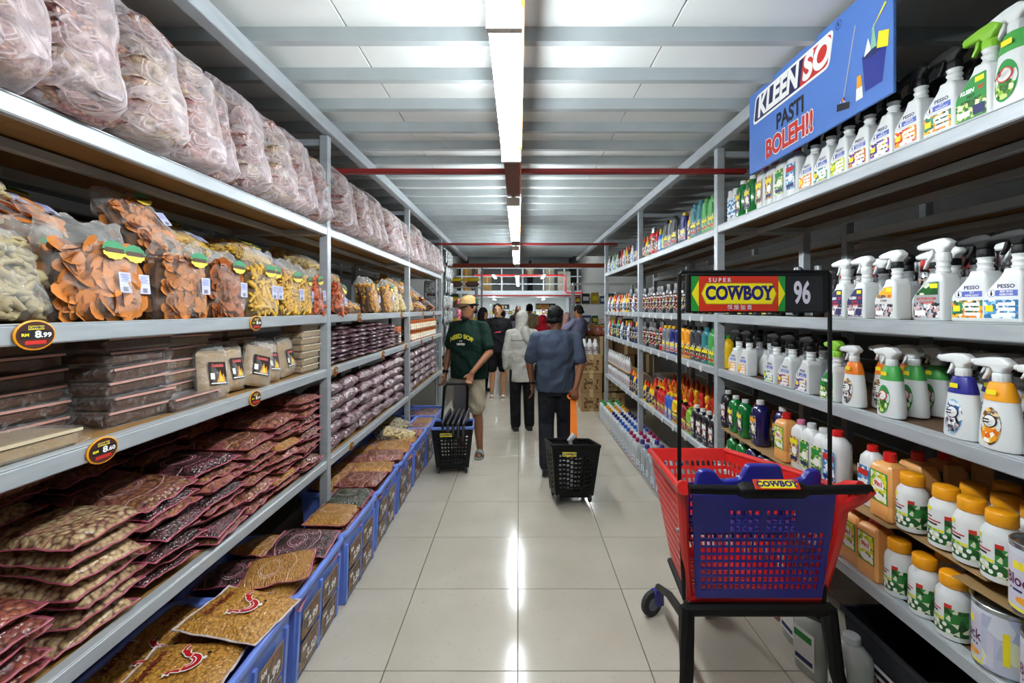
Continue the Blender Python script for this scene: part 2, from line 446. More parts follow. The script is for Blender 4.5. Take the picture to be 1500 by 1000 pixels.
# ---------------------------------------------------------------- shelf racks
def rack(X, ya, yb, levels, label, deep=.62, sgn=-1, near_post=False, top=2.7, inner_levels=None):
    """one bay; sgn = -1: goods lie towards -x of the front plane X"""
    e = empty('shelf_rack', label, 'shelf', (X, ya, 0), 0, 'steel shelf racks along the aisle')
    s = sgn; L = yb-ya
    def b(n, x0, x1, y0, y1, z0, z1, m, c=.003):
        a0, a1 = sorted((s*x0, s*x1)); return bx(n, (a0, y0, z0), (a1, y1, z1), m, e, c)
    for y in ([0, L] if near_post else [L]):
        b('post', -.002, .05, y-.025, y+.025, 0, top, steel); b('post', deep-.05, deep, y-.025, y+.025, 0, top, steel)
        b('top_brace', .05, deep-.05, y-.015, y+.015, top-.06, top-.02, steel)
    for z in levels:
        b('front_beam', .0, .03, .026, L-.026, z-.048, z, steel, .004)
        b('front_lip', .001, .034, .026, L-.026, z-.0, z+.004, mat('bright_shelf_lip', 'c9d0d3', .35, .4), .001)
        b('rear_beam', deep-.03, deep, .026, L-.026, z-.048, z, steel_d)
        b('middle_beam', deep*.42, deep*.42+.03, .026, L-.026, z-.05, z-.018, steel_d)
        for y in (.0, L-.03): b('side_beam', .03, deep-.03, y, y+.03, z-.045, z-.012, steel_d)
        n = 5
        for k in range(n):
            w = (L-.06)/n
            b('shelf_board', .03, deep-.03, .03+k*w+.001, .03+(k+1)*w-.001, z-.012, z, ply if s < 0 else wood, .001)
    return e
LY = [.76, 2.83, 4.91, 6.98]
RY = [1.06, 3.05, 5.03, 6.98]
LZ = [.69, 1.255, 1.59, 2.13]
RZ = [.60, 1.23, 1.587, 2.18]; RZ2 = [.64, 1.23, 1.587, 2.17]
for i in range(3):
    rack(XL, LY[i], LY[i+1], LZ, ('steel rack bay of snack bags nearest the camera', 'steel rack bay of wrapped snack bundles, middle of the snack side', 'farthest steel rack bay of the snack side')[i], near_post=(i == 0), top=2.70)
    rack(XR, RY[i], RY[i+1], RZ if i == 0 else RZ2, ('steel rack bay of spray bottles nearest the camera', 'steel rack bay of car care bottles, middle of the cleaner side', 'farthest steel rack bay of the cleaner side')[i], sgn=1, near_post=(i == 0), top=2.70)
# racks of the neighbouring aisles, back to back with these
for X, s, nm in ((-2.5, 1, 'snack'), (2.62, -1, 'cleaner')):
    for i, (ya, yb) in enumerate(((.8, 2.9), (2.9, 5.0), (5.0, 7.0))):
        rack(X, ya, yb, [.66, 1.25, 1.6, 2.1], 'steel rack bay behind the %s side, facing the next aisle, %s bay' % (nm, ORD[i]), sgn=s, deep=.55, near_post=(i == 0))
# ---------------------------------------------------------------- bottle kinds
mos = {
 'teal': mosaic('print_teal', ['1f6f78', 'e8eef0', '2f8f98', 'f2f4f2', '14505a', 'c9d84a', 'e8eef0']),
 'orange': mosaic('print_orange', ['f0a020', 'f6f2e8', 'e8861a', 'f2c860', 'f6f2e8', 'd8641a']),
 'lime': mosaic('print_lime', ['8cb82a', 'f2f4ea', 'c8d83a', '4a7a1e', 'e8ecd8', 'f0d820']),
 'purple': mosaic('print_purple', ['6a2a8a', 'f0eef4', 'c86a2a', '3a1a5a', 'f0eef4', 'e8b020']),
 'violet': mosaic('print_violet', ['3a2a8a', 'f0f0f6', '7a3aa0', '241a5a', 'f0f0f6', 'e8d020']),
 'red': mosaic('print_red', ['d83a2a', 'f4f0ec', 'f0861a', 'b81f1a', 'f4f0ec', 'f0c020']),
 'gold': mosaic('print_gold', ['1a6a4a', 'f0e8c8', 'f0b020', '2a8a6a', 'f4f4f0', 'f08a2a', '1a4a3a']),
 'blue': mosaic('print_blue', ['5a9ac8', 'eef2f6', '2a6a9a', '8ac0e0', 'eef2f6', '3a7ab0']),
 'kitchen': mosaic('print_kitchen', ['b8bcc0', '3a3c44', 'e8e8e8', '8a8c94', '1c1c24', 'd8b0b0'], 120),
 'garden': mosaic('print_garden', ['3a7a2a', '8cb83a', '245a1c', 'c8d880', '4a8a2a', 'e8ecc0'], 110),
 'earth': mosaic('print_earth', ['7a4a2a', 'c88a3a', 'e8d0a0', '4a2a1a', 'e8b84a', '8a8a80'], 120),
 'dark': mosaic('print_dark', ['1a1a1e', '3a3a40', 'c8b030', '24242a', '8a8a90', '1a1a1e', 'd8d8d8'], 80),
 'darkred': mosaic('print_darkred', ['2a1416', 'a82a22', '1a1214', 'e0c8a0', '5a1a18', 'd8d8d8'], 80),
 'leaf': mosaic('print_leaf', ['1f5a24', '2f7a34', '1a4a1e', '3c8a3a', '1f5a24', 'd8dcc0'], 60),
}
def rib_neck(cx, z0, z1, r):
    p = [(r*1.15, z0)]; n = 3; h = (z1-z0)/n
    for i in range(n): p += [(r*1.0, z0+h*(i+.1)), (r*1.0, z0+h*(i+.45)), (r*1.2, z0+h*(i+.85))]
    return p+[(r*.95, z1)]
def trigger_head(head_m, collar_m, cx, z0, s=1.):
    """collar, head and lever as separate meshes; nozzle points to -x"""
    col = MB()
    n = 24; rs = []
    for z, r in ((z0, .0178), (z0+.003, .0186), (z0+.021, .0182), (z0+.024, .0165)):
        rs.append([(cx+(r+(.0007 if j % 2 else 0))*math.cos(2*PI*j/n)*s, (r+(.0007 if j % 2 else 0))*math.sin(2*PI*j/n)*s, z) for j in range(n)])
    col.rings(rs)
    h = rpoly([(cx-.068, z0+.038), (cx-.066, z0+.058), (cx-.02, z0+.067), (cx+.012, z0+.068), (cx+.034, z0+.052), (cx+.030, z0+.04), (cx+.016, z0+.034), (cx+.012, z0+.022), (cx-.013, z0+.022), (cx-.018, z0+.036)], .006, 3)
    lev = rpoly([(cx-.034, z0+.04), (cx-.024, z0+.04), (cx-.030, z0+.018), (cx-.043, z0+.0), (cx-.049, z0+.002), (cx-.040, z0+.02)], .003, 2)
    noz = MB().tube([(cx-.078, 0, z0+.049), (cx-.066, 0, z0+.049)], .0085, 8)
    hm = MB().mesh_in(slab([h], .030, .007, 2)); hm.add(noz.v, noz.f)
    lm = MB().mesh_in(slab([lev], .014, .003, 1))
    return col.make('collar', collar_m, 30), hm.make('trigger_head', head_m, 40, True), lm.make('trigger', head_m, 40, True)
SA = rpoly([(-.05, 0), (.05, 0), (.05, .128), (.040, .146), (.004, .146), (-.003, .128), (-.05, .076)], [.006, .006, .006, .006, .004, .012, .014], 4)
SA_IN = rpoly([(-.044, .008), (.040, .008), (.040, .120), (.0, .120), (-.044, .074)], [.003, .003, .003, .01, .01], 3)
def spray_flat(body_m, head_m, collar_m, label, key):
    b = MB().mesh_in(slab([SA], .062, .009, 2)); b.lathe(rib_neck(.022, .138, .186, .0165), 14, (.022, 0, 0))
    col, hd, lv = trigger_head(head_m, collar_m, .022, .184)
    KIND[key] = [('spray_bottle', b.make('spray_bottle', body_m, 40, True), None), ('collar', col, 0), ('trigger_head', hd, 0), ('trigger', lv, 2), ('label', label, 0)]
yF = -.0316
def pesso(cols, words):
    q = MB(); M_ = [ink_n, ink_b, ink_w, mos[cols], ink_y, ink_k, ink_g]
    q.mesh_in(text('PESSO', .0142, .03, 0, 1.1), T(.012, yF, .098), 0)
    q.rect(-.014, .072, .040, .088, yF, 1); q.oval(-.024, .080, .0105, .0105, yF, 1); q.oval(-.024, .080, .0092, .0092, yF-.0002, 2)
    q.oval(-.024, .078, .003, .0055, yF-.0004, 5, 8); q.oval(-.024, .085, .002, .0025, yF-.0004, 5, 8)
    for i, w in enumerate(words): q.mesh_in(text(w, .0072, .02, 0, 1.05), T(.013, yF-.0004, .0838-.0078*i), 2)
    q.rect(-.043, .012, .041, .062, yF, 3); q.rect(-.040, .030, -.020, .047, yF-.0003, 4)
    for i in range(3): q.rect(-.008, .018+.014*i, .034, .027+.014*i, yF-.0003, 2)
    return q.make('label', M_)
P_WORDS = {'gold': ('FLY', 'REPELLENT'), 'blue': ('BED BUG', 'REMOVER'), 'teal': ('ANT', 'REPELLENT'), 'orange': ('MOSQUITO', 'REPELLENT'), 'lime': ('LIZARD', 'REPELLENT'), 'purple': ('COCKROACH', 'REPELLENT'), 'violet': ('RAT', 'REPELLENT'), 'red': ('TERMITE', 'REPELLENT')}
for k, w in P_WORDS.items(): spray_flat(white, black, black, pesso(k, w), 'pesso_'+k)
def kleen(bg, pic, top, words, wm, name=True, tri=None):
    q = MB(); M_ = [bg, pic, ink_y, ink_w, ink_r, ink_n, wm, tri or bg]
    q.poly(SA_IN, yF, 0)
    q.poly([(-.044, .010), (.040, .010), (.040, .056), (-.044, .056)], yF-.0002, 1)
    if tri: q.poly([(-.040, .080), (.036, .080), (.036, .118), (.0, .116)], yF-.0002, 7)
    q.rect(.010, .100, .034, .114, yF-.0004, 2)
    if name:
        q.mesh_in(text('KLEEN', .0145, .05, .2, .9), T(-.012, yF-.0005, .083), 3 if top else 5); q.mesh_in(text('SO', .0145, .05, .2, .9), T(.025, yF-.0005, .083), 4)
    for i, w in enumerate(words): q.mesh_in(text(w, .011, .04, .15, 1), T(-.002, yF-.0005, .068-.012*i), 6)
    q.rect(-.040, .016, -.004, .032, yF-.0004, 3); q.rect(.004, .014, .036, .040, yF-.0004, 5 if top else 1)
    return q.make('label', M_)
spray_flat(white, white, white, kleen(ink_n, mos['kitchen'], 1, ('FLOOR', 'CLEANER'), ink_r), 'kleen_navy')
spray_flat(white, white, black, kleen(mat('pale_grey_print', 'dcdcd8', .5), mos['kitchen'], 0, ('STAIN',), ink_k, True, mat('gold_print', 'f2b21c', .5)), 'kleen_gold')
spray_flat(white, white, white, kleen(mat('steel_grey_print', '9aa4a4', .5), mos['kitchen'], 0, ('BATHROOM', 'CLEANER'), ink_r, False, mos['leaf']), 'kleen_bath')
spray_flat(white, lime, lime, kleen(ink_g, mos['garden'], 1, ('PEST', 'REPELLENT'), ink_k), 'kleen_green')
spray_flat(white_d, black, black, MB().poly(SA_IN, yF, 0).make('label', ink_w), 'plain_spray')
spray_flat(white_d, white, black, MB().poly(SA_IN, yF, 0).make('label', ink_w), 'plain_white_spray')
# rounded spray with a coloured shoulder
def spray_round(sh_m, key, lab, head_m=white):
    q = MB()
    q.lathe([(.040, 0, 0), (.0485, .004, 0), (.0505, .012, 0), (.0475, .07, 0), (.041, .118, 0), (.0385, .138, 0)], 20, sx=1.05, sy=.72)
    s = MB().lathe([(.0392, .136), (.0388, .140), (.031, .172), (.0265, .184), (.0185, .188)], 20, sx=1.05, sy=.76)
    col, hd, lv = trigger_head(head_m, white, 0, .187)
    l = MB(); M_ = [lab[0], lab[1], ink_w, ink_r, ink_y, lab[2]]
    def curved(cx, cz, rx, rz, off, m, n=22):
        pts = []
        for i in range(n):
            x = cx+rx*math.cos(2*PI*i/n); z = cz+rz*math.sin(2*PI*i/n); r = .0507-(.0507-.0405)*max(0, (z-.02)/.1)**1.15
            pts.append((x, -.72*math.sqrt(max(0, r*r-(x/1.05)**2))-off, z))
        c_ = (cx, -.72*(.0507-.0102*max(0, (cz-.02)/.1)**1.15)-off, cz)
        l.add([c_]+pts, [(0, 1+i, 1+(i+1) % n) for i in range(n)], m)
    curved(0, .066, .027, .052, .0012, 0); curved(0, .046, .021, .026, .002, 1); curved(0, .080, .0185, .0185, .0026, lab[3]); curved(0, .080, .0155, .0155, .0034, 2)
    if lab[3] == 3:
        l.add([(-.012, -.0462, .070), (-.009, -.0462, .067), (.012, -.0465, .090), (.009, -.0465, .093)], [(0, 1, 2, 3)], 3); l.oval(0, .081, .004, .0075, -.0462, 5, 10)
    else:
        l.rect(-.007, .084, .009, .088, -.0449, 5); l.rect(-.007, .076, .009, .080, -.0457, 5)
    l.rect(-.012, .152, .014, .166, -.0305, 4)
    KIND[key] = [('cleaner_spray', q.make('cleaner_spray', white, 40), None), ('shoulder', s.make('shoulder', sh_m, 40), 0), ('collar', col, 0), ('trigger_head', hd, 0), ('trigger', lv, 3), ('label', l.make('label', M_), 0)]
spray_round(green, 'round_green', (ink_g, mos['garden'], ink_k, 3)); spray_round(orange, 'round_orange', (mos['earth'], mos['kitchen'], ink_k, 5))
spray_round(royal, 'round_blue', (mos['blue'], mos['kitchen'], ink_n, 5)); spray_round(amber, 'round_amber', (mos['earth'], mos['orange'], ink_k, 5))
# jerrycan, jar, tin, jugs, car bottles
def jerry(m, cap_m, lab, key, name='detergent_can', w=.096, d=.075, h=.2, words='9in1', pic=None):
    q = MB(); k = [(.92, 0), (1, .006), (1, h*.22), (.975, h*.24), (.975, h*.26), (1, h*.28), (1, h*.80), (.80, h*.9), (.36, h*.955), (.30, h*.96)]
    rs = []
    for f, z in k:
        x, y = w/2*f, d/2*(f if f > .5 else f*w/d); c = min(x, y)*(.22 if f > .5 else .7)
        rs.append([(px_, py_, z) for px_, py_ in ((x-c, -y), (x, -y+c), (x, y-c), (x-c, y), (-x+c, y), (-x, y-c), (-x, -y+c), (-x+c, -y))])
    q.rings(rs)
    cp = MB().lathe([(.019, h*.95), (.0195, h*.96), (.0185, h*1.09), (.016, h*1.1)], 14)
    y = -d/2-.0008; l = MB(); M_ = [ink_g, lab, ink_r, ink_w, ink_y]
    l.rect(-w*.40, h*.27, w*.40, h*.78, y, 0); l.rect(-w*.36, h*.29, w*.36, h*.76, y-.0003, 1); l.oval(0, h*.57, w*.26, h*.09, y-.0006, 3)
    l.mesh_in(text(words, h*.11, .05), T(0, y-.0008, h*.57), 2); l.oval(0, h*.36, w*.24, h*.06, y-.0006, 3, 14)
    KIND[key] = [(name, q.make(name, m, 30), None), ('cap', cp.make('cap', cap_m), 0), ('label', l.make('label', M_), 0)]
jerry(peach, red, mos['lime'], 'peach_can')
def jar(key):
    q = MB().lathe([(.036, 0), (.0425, .004), (.0435, .012), (.0435, .118), (.041, .134), (.030, .15), (.0285, .158)], 20)
    n = 44; rs = []
    for z, r in ((.152, .031), (.156, .0335), (.186, .0325), (.190, .029)):
        rs.append([((r+(.0009 if j % 2 else 0))*math.cos(2*PI*j/n), (r+(.0009 if j % 2 else 0))*math.sin(2*PI*j/n), z) for j in range(n)])
    cp = MB().rings(rs)
    l = MB(); r = .0441; M_ = [mos['leaf'], ink_w, ink_y, ink_k, ink_r, mos['lime']]
    l.wrap(r, -1.5, 1.9, .018, .052, 0, 12); l.wrap(r, .55, 1.9, .052, .096, 0, 6); l.wrap(r, .55, .95, .096, .108, 4, 3)
    l.wrap(r+.0002, -1.4, .5, .054, .062, 5, 8)
    for i in range(5):
        for j in range(2):
            a = -1.1+.42*i+.2*j; z = .045-.016*j; cx, cy = math.sin(a), -math.cos(a); rr = r+.0005
            t = Vector((math.cos(a), math.sin(a), 0))
            l.add([tuple(Vector((cx*rr, cy*rr, z))+t*.0058*math.cos(2*PI*k/10)+Vector((0, 0, .0062*math.sin(2*PI*k/10)))) for k in range(10)], [tuple(range(10))], 1)
    l.wrap(r+.0003, -.75, -.25, .112, .124, 2, 3); l.wrap(r+.0003, -.9, .15, .0715, .077, 3, 5); l.wrap(r+.0003, -.7, .35, .082, .086, 4, 5); l.wrap(r+.0003, -.9, -.2, .093, .097, 3, 3)
    KIND[key] = [('fertiliser_jar', q.make('fertiliser_jar', white, 40), None), ('lid', cp.make('lid', amber, 60), 0), ('label', l.make('label', M_), 0)]
jar('plant_jar')
swirl = mosaic('print_swirl', ['b8bcd0', 'd0d4de', 'f0e84a', 'c4c8d8', 'd8dcc0', 'aab0c8'], 22)
def tin(key, r=.065, h=.185):
    q = MB().lathe([(r*.97, 0), (r*1.02, .002), (r*1.02, .006), (r, .009), (r, h-.012), (r*1.02, h-.008), (r*1.02, h-.002), (r*.99, h), (r*.93, h-.001), (r*.9, h-.008)], 24)
    l = MB(); R_ = r+.0008
    l.wrap(R_, -2.6, 2.6, .011, h-.014, 0, 26)
    for k in range(9):
        a = -2.2+.5*k; n = 6; z0 = .02+.02*(k % 3)
        l.wrap(R_+.0003, a, a+.22, z0, z0+.09, 1 if k % 2 else 3, 3)
    l.wrap(R_+.0006, -.62, .62, .02, h-.03, 3, 8); l.wrap(R_+.0008, -.25, .25, .118, .138, 1, 3)
    me = text('Block', .04, .02, 0, .85); o = len(l.v)
    def cyl(me, z, m, dx=0):
        l.add([((R_+.001)*math.sin((v.co.x+dx)/R_), -(R_+.001)*math.cos((v.co.x+dx)/R_), v.co.z+z) for v in me.vertices], [list(p.vertices) for p in me.polygons], m)
    cyl(me, .088, 2); l.wrap(R_+.0008, -.4, .45, .060, .066, 4, 4)
    for i in range(5): l.add([((R_+.001)*math.sin(.1+.012/R_*math.cos(t)*1.3+i*.05), -(R_+.001)*math.cos(.1+.012/R_*math.cos(t)*1.3+i*.05), .04+.009*math.sin(t)) for t in [2*PI*k/8 for k in range(8)]], [tuple(range(8))], 5)
    KIND[key] = [('paint_tin', q.make('paint_tin', silver, 30), None), ('label', l.make('label', [swirl, ink_y, mat('plum_print', '5a1a4a', .5), mat('lilac_print', 'ccc8d8', .5), ink_n, ink_o]), 0)]
tin('block_tin')
def jug(key, body_m, cap_m, lab_m, r=.045, h=.23, name='cleaner_jug', sq=3.2, sy=.8, neck=.3, band=None):
    q = MB().lathe([(r*.93, 0), (r, .006), (r, h*.70), (r*.93, h*.79), (r*.6, h*.87), (r*.38, h*.9), (r*.36, h*.93)], 16, sy=sy, sq=sq)
    cp = MB().lathe([(r*.43, h*.905), (r*.44, h*.92), (r*.42, h*.99), (r*.36, h)], 12)
    l = MB(); x = r*.84*.86; y = -r*sy*.965
    l.rect(-x, h*.14, x, h*.66, y-.003, 0); l.rect(-x*.9, h*.50, x*.75, h*.60, y-.0034, 1); l.rect(-x*.8, h*.18, x*.85, h*.25, y-.0034, 2); l.oval(x*.1, h*.37, x*.6, h*.08, y-.0034, 3, 12)
    KIND[key] = [(name, q.make(name, body_m, 40), None), ('cap', cp.make('cap', cap_m, 30), 0), ('label', l.make('label', [lab_m, band or ink_r, ink_n, ink_w]), 0)]
jug('jug_redcap', white, red, mos['blue'], r=.05, h=.245); jug('jug_white', white, white, mos['garden'], r=.045, h=.24, band=ink_g)
jug('jug_pink', white, pink, mos['earth'], h=.235, band=ink_y); jug('jug_redblue', white, red, mos['blue'], h=.24)
jug('green_clear', greenliq, white, mos['dark'], r=.047, h=.225, name='car_shampoo', band=ink_y); jug('navy_clear', navyliq, white, mos['dark'], r=.05, h=.245, name='car_shampoo', band=ink_o)
jug('dark_bottle', dark, black, mos['dark'], h=.22, name='car_bottle', band=ink_y); jug('dark_whitecap', dark, white, mos['darkred'], r=.048, h=.25, name='car_bottle', band=ink_w)
jug('yellow_bottle', yellow, green, mos['lime'], h=.23, band=ink_g); jug('brown_jug', mat('smoky_bottle', '4a3a34', .3, coat=.4), black, mos['darkred'], h=.22)
def pot(key, m, lid_m, r=.05, h=.09, name='wax_tub', lab=None):
    q = MB().lathe([(r*.95, 0), (r, .004), (r, h*.72), (r*.96, h*.74)], 18)
    cp = MB().lathe([(r*1.02, h*.72), (r*1.04, h*.75), (r*1.04, h*.96), (r*.98, h)], 18)
    l = MB().wrap(r+.0006, -1.7, 1.7, h*.1, h*.66, 0, 14)
    KIND[key] = [(name, q.make(name, m, 40), None), ('lid', cp.make('lid', lid_m, 35), 0), ('label', l.make('label', lab or mos['dark']), 0)]
pot('wax_tub', dark, yellow)
def can(key, m, cap_m, lab, r=.03, h=.24, name='aerosol_can'):
    q = MB().lathe([(r*.95, 0), (r, .004), (r, h*.76), (r*.8, h*.8), (r*.5, h*.82)], 14)
    cp = MB().lathe([(r*.78, h*.80), (r*.8, h*.82), (r*.76, h*.985), (r*.6, h)], 12)
    KIND[key] = [(name, q.make(name, m, 40), None), ('cap', cp.make('cap', cap_m, 40), 0), ('label', MB().wrap(r+.0006, -1.6, 1.6, h*.12, h*.68, 0, 12).make('label', lab), 0)]
can('silver_can', silver, silver, mos['kitchen']); can('red_can', silver, red, mos['darkred']); can('white_can', white, white, mos['blue'], r=.026, h=.2); can('black_can', dark, silver, mos['dark']); can('pump', mat('chrome_black', '1a1a1c', .2, .5), silver, mos['leaf'], r=.024, h=.25)
can('tall_dark', dark, black, mos['dark'], r=.032, h=.25, name='oil_bottle'); can('tall_silver', grey, silver, mos['darkred'], r=.03, h=.26, name='oil_bottle'); can('tall_red', red, silver, mos['darkred'], r=.032, h=.27, name='oil_bottle')
# flat bottles with a handle hole
def handled(key, m, cap_m, lab, w=.11, h=.26, d=.06, name='oil_jug'):
    out = rpoly([(-w/2, 0), (w/2, 0), (w/2, h*.70), (w*.36, h*.86), (-w*.05, h*.90), (-w*.30, h*.90), (-w/2, h*.72)], [.008, .008, .03, .02, .01, .01, .02], 4)
    hole = rpoly([(w*.12, h*.50), (w*.33, h*.50), (w*.33, h*.70), (w*.12, h*.78)], .011, 3)
    q = MB().mesh_in(slab([out, hole[::-1]], d, .012, 2))
    cp = MB().lathe([(.018, h*.89), (.0185, h*.90), (.017, h*.99), (.013, h)], 12, (-w*.17, 0, 0))
    l = MB(); y = -d/2-.0008
    l.rect(-w*.40, h*.08, w*.40, h*.44, y, 0); l.rect(-w*.36, h*.30, w*.34, h*.38, y-.0003, 1); l.rect(-w*.30, h*.12, w*.3, h*.18, y-.0003, 2)
    KIND[key] = [(name, q.make(name, m, 40, True), None), ('cap', cp.make('cap', cap_m), 0), ('label', l.make('label', [lab, ink_y, ink_r]), 0)]
handled('h_amber', amber, black, mos['dark']); handled('h_dark', mat('graphite_plastic', '3a3c42', .35), black, mos['dark']); handled('h_teal', teal, teal, mos['dark']); handled('h_navy', navy, yellow, mos['kitchen'], h=.24)
handled('h_grey', grey, yellow, mos['kitchen'], h=.24); handled('h_green', green, green, mos['garden'], w=.13, h=.25); handled('h_red', red, red, mos['darkred'], h=.22); handled('h_blue', cobalt, yellow, mos['blue'], h=.22)
handled('h_lime', lime, lime, mos['dark'], h=.2); handled('h_crimson', mat('crimson_plastic', '8a1420', .35), black, mos['darkred'], h=.22); handled('h_yellow', yellow, red, mos['dark'], h=.22)
def bleach(key, cap_m, body=white_d):
    q = MB(); out = rpoly([(-.06, 0), (.06, 0), (.062, .16), (.045, .21), (.018, .25), (-.018, .25), (-.05, .20), (-.062, .15)], [.01, .01, .03, .03, .006, .006, .03, .03], 3)
    hole = rpoly([(.018, .13), (.04, .13), (.036, .18), (.018, .20)], .009, 2)
    q.mesh_in(slab([out, hole[::-1]], .085, .02, 2))
    cp = MB().lathe([(.020, .247), (.0215, .25), (.0205, .283), (.016, .287)], 12)
    l = MB(); y = -.0432; l.rect(-.042, .03, .042, .105, y, 0); l.rect(-.03, .035, .03, .055, y-.0003, 1); l.oval(0, .08, .03, .016, y-.0003, 2, 12)
    KIND[key] = [('bleach_jug', q.make('bleach_jug', body, 40, True), None), ('cap', cp.make('cap', cap_m, 35), 0), ('label', l.make('label', [ink_w, cap_m, mos['blue']]), 0)]
for c_, m_ in (('green', green), ('amber', amber), ('navy', navy), ('blue', cobalt), ('magenta', magenta)): bleach('bleach_'+c_, m_)
bleach('clear_jug', mat('purple_cap', '4a3a90', .4), mat('translucent_grey_plastic', 'a8b0b4', .25, coat=.3))
def sbottle(key, m, cap_m, lab, r=.036, h=.22, name='squeeze_bottle', cap2=None):
    q = MB().lathe([(r*.92, 0), (r, .006), (r, h*.58), (r*.86, h*.68), (r*.45, h*.78)], 14, sy=.75)
    cp = MB().lathe([(r*.5, h*.77), (r*.52, h*.80), (r*.30, h*.92), (r*.24, h)], 10)
    l = MB().wrap(r+.0008, -1.2, 1.2, h*.1, h*.52, 0, 8, sy=.76)
    KIND[key] = [(name, q.make(name, m, 40), None), ('cap', cp.make('cap', cap_m, 40), 0), ('label', l.make('label', lab), 0)]
sbottle('s_red', red, red, mos['darkred']); sbottle('s_orange', yellow, orange, mos['dark']); sbottle('s_blue', cobalt, yellow, mos['blue']); sbottle('s_dark', dark, black, mos['dark']); sbottle('s_white', white, white, mos['blue'], h=.2); sbottle('s_crimson', dark, red, mos['darkred']); sbottle('s_green', teal, lime, mos['garden'])
sbottle('s_navy', navy, amber, mos['dark']); sbottle('w_pill', white, white, mos['kitchen'], r=.034, h=.21, name='toilet_cleaner')
# ---------------------------------------------------------------- cleaner rack: goods
def yR(x, X=XR+.05): return X*667/(x-760)
def put(kind, x, X, z, look, where, cat, group, jig=.06, Y=None, sc=1, rz=None):
    Y = Y if Y is not None else yR(x, X)
    lab = look+', '+where
    return place(kind, X, Y, z, (-PI/2 if rz is None else rz)+RNG.uniform(-jig, jig), lab, cat, group, sc=sc)
# top shelf, bay nearest
z = RZ[3]+.004; g = 'spray bottles on the top cleaner shelf'
put('round_green', 1492, 1.375, z, 'green-shouldered white spray bottle with a no-mosquito mark', 'end of the top cleaner shelf', 'bottle', g, sc=1.12)
put('kleen_green', 1440, 1.37, z, 'white spray bottle with lime trigger and garden label', 'on the top cleaner shelf', 'bottle', g, sc=1.08)
TOPP = [(1388, 'gold', 'teal and gold'), (1341, 'red', 'orange and red'), (1302, 'violet', 'violet'), (1268, 'purple', 'plum'), (1239, 'lime', 'lime'), (1213, 'teal', 'teal'), (1190, 'orange', 'yellow')]
for i, (x, k, w) in enumerate(TOPP):
    put('pesso_'+k, x, 1.365, z, 'white spray bottle with black trigger, %s label' % w, 'top shelf front', 'bottle', g, sc=1.06)
for i, x in enumerate((1405, 1362, 1322, 1288, 1258, 1230, 1207)):
    put('plain_spray', 0, 1.50, z, 'milky white spray bottle with black trigger', 'second row, %s on the top shelf' % ORD[i], 'bottle', 'second row of sprays on the top cleaner shelf', Y=yR(x, 1.365)+.02, sc=1.06)
for i, (x, k, w) in enumerate(((1168, 'jug_redblue', 'red-capped jug with blue and red print'), (1151, 'jug_white', 'white jug with green print'), (1136, 'jug_pink', 'pink-capped jug with brown print'), (1121, 'jug_pink', 'pink-capped jug with tan print'))):
    put(k, x, 1.37, z, w, 'beside the white sprays of the top cleaner shelf', 'jug', 'cleaner jugs on the top shelf')
for i, x in enumerate((1104, 1090)): put('green_clear', x, 1.375, z, 'green see-through bottle with white cap', ('nearer', 'deeper')[i]+' one on the top cleaner shelf', 'bottle', 'green bottles on the top shelf')
for i, x in enumerate((1079, 1072)): put('white_can', x, 1.365, z, 'slim white aerosol can with blue print', ('beside the green bottles', 'next to the post')[i]+', top cleaner shelf', 'can', 'white aerosol cans on the top shelf')
for j, x in enumerate((1062, 1075, 1090)):
    for k in range(3): put('wax_tub', 0, 1.52+.0*j, z+.0905*k, 'dark wax tub with yellow lid', '%s of its stack, %s stack past the top-shelf post' % (('bottom', 'middle', 'top')[k], ORD[j]), 'tub', 'yellow-lidded wax tubs on the top shelf', Y=2.92-.125*j)
# second shelf, bay nearest
z = RZ[2]+.004; g = 'spray bottles at eye level on the cleaner rack'
for x, k, w, sc, X in ((1234, 'kleen_navy', 'small white spray bottle with navy floor cleaner label, farther one', .98, 1.37), (1264, 'kleen_navy', 'small white spray bottle with navy floor cleaner label, nearer one', .98, 1.37), (1308, 'kleen_gold', 'white spray bottle with black collar and gold-topped label', 1, 1.37),
        (1372, 'kleen_bath', 'white spray bottle with grey bathroom label', 1.05, 1.36), (1432, 'pesso_gold', 'white fly repellent spray with black trigger', 1.03, 1.37), (1483, 'pesso_blue', 'white bed bug spray with blue label', 1.03, 1.37)):
    put(k, x, X, z, w, 'at eye level', 'bottle', g, sc=sc)
put('kleen_gold', 0, 1.47, z, 'white spray bottle with gold label half hidden behind the bathroom spray', 'at eye level', 'bottle', g, Y=1.56)
for i, y in enumerate((1.40, 1.53, 1.68, 1.80, 1.92, 2.04)):
    k = ('plain_white_spray', 'plain_spray')[i % 2]
    put(k, 0, 1.52, z, 'milky spray bottle with %s trigger' % ('white', 'black')[i % 2], 'second row at eye level, %s along' % ORD[i], 'bottle', 'second row of eye level sprays', Y=y)
for j, y in enumerate((2.96, 2.80, 2.66, 2.52)):
    k = 'wax_tub'
    for n in range(2 if j < 3 else 1): put(k, 0, 1.40, z+.092*n, 'yellow-lidded dark tub', '%s, %s from the post, behind the cart sign' % (('lower', 'upper')[n], ORD[j]), 'tub', 'tubs behind the cart sign', Y=y)
for j, y in enumerate((2.40, 2.32, 2.25, 2.17)): put('pump', 0, 1.38+.05*(j % 2), z, 'slim black bottle with silver pump top', '%s from the wax tubs at eye level' % ORD[j], 'bottle', 'black pump bottles beside the wax tubs', Y=y, sc=.98)
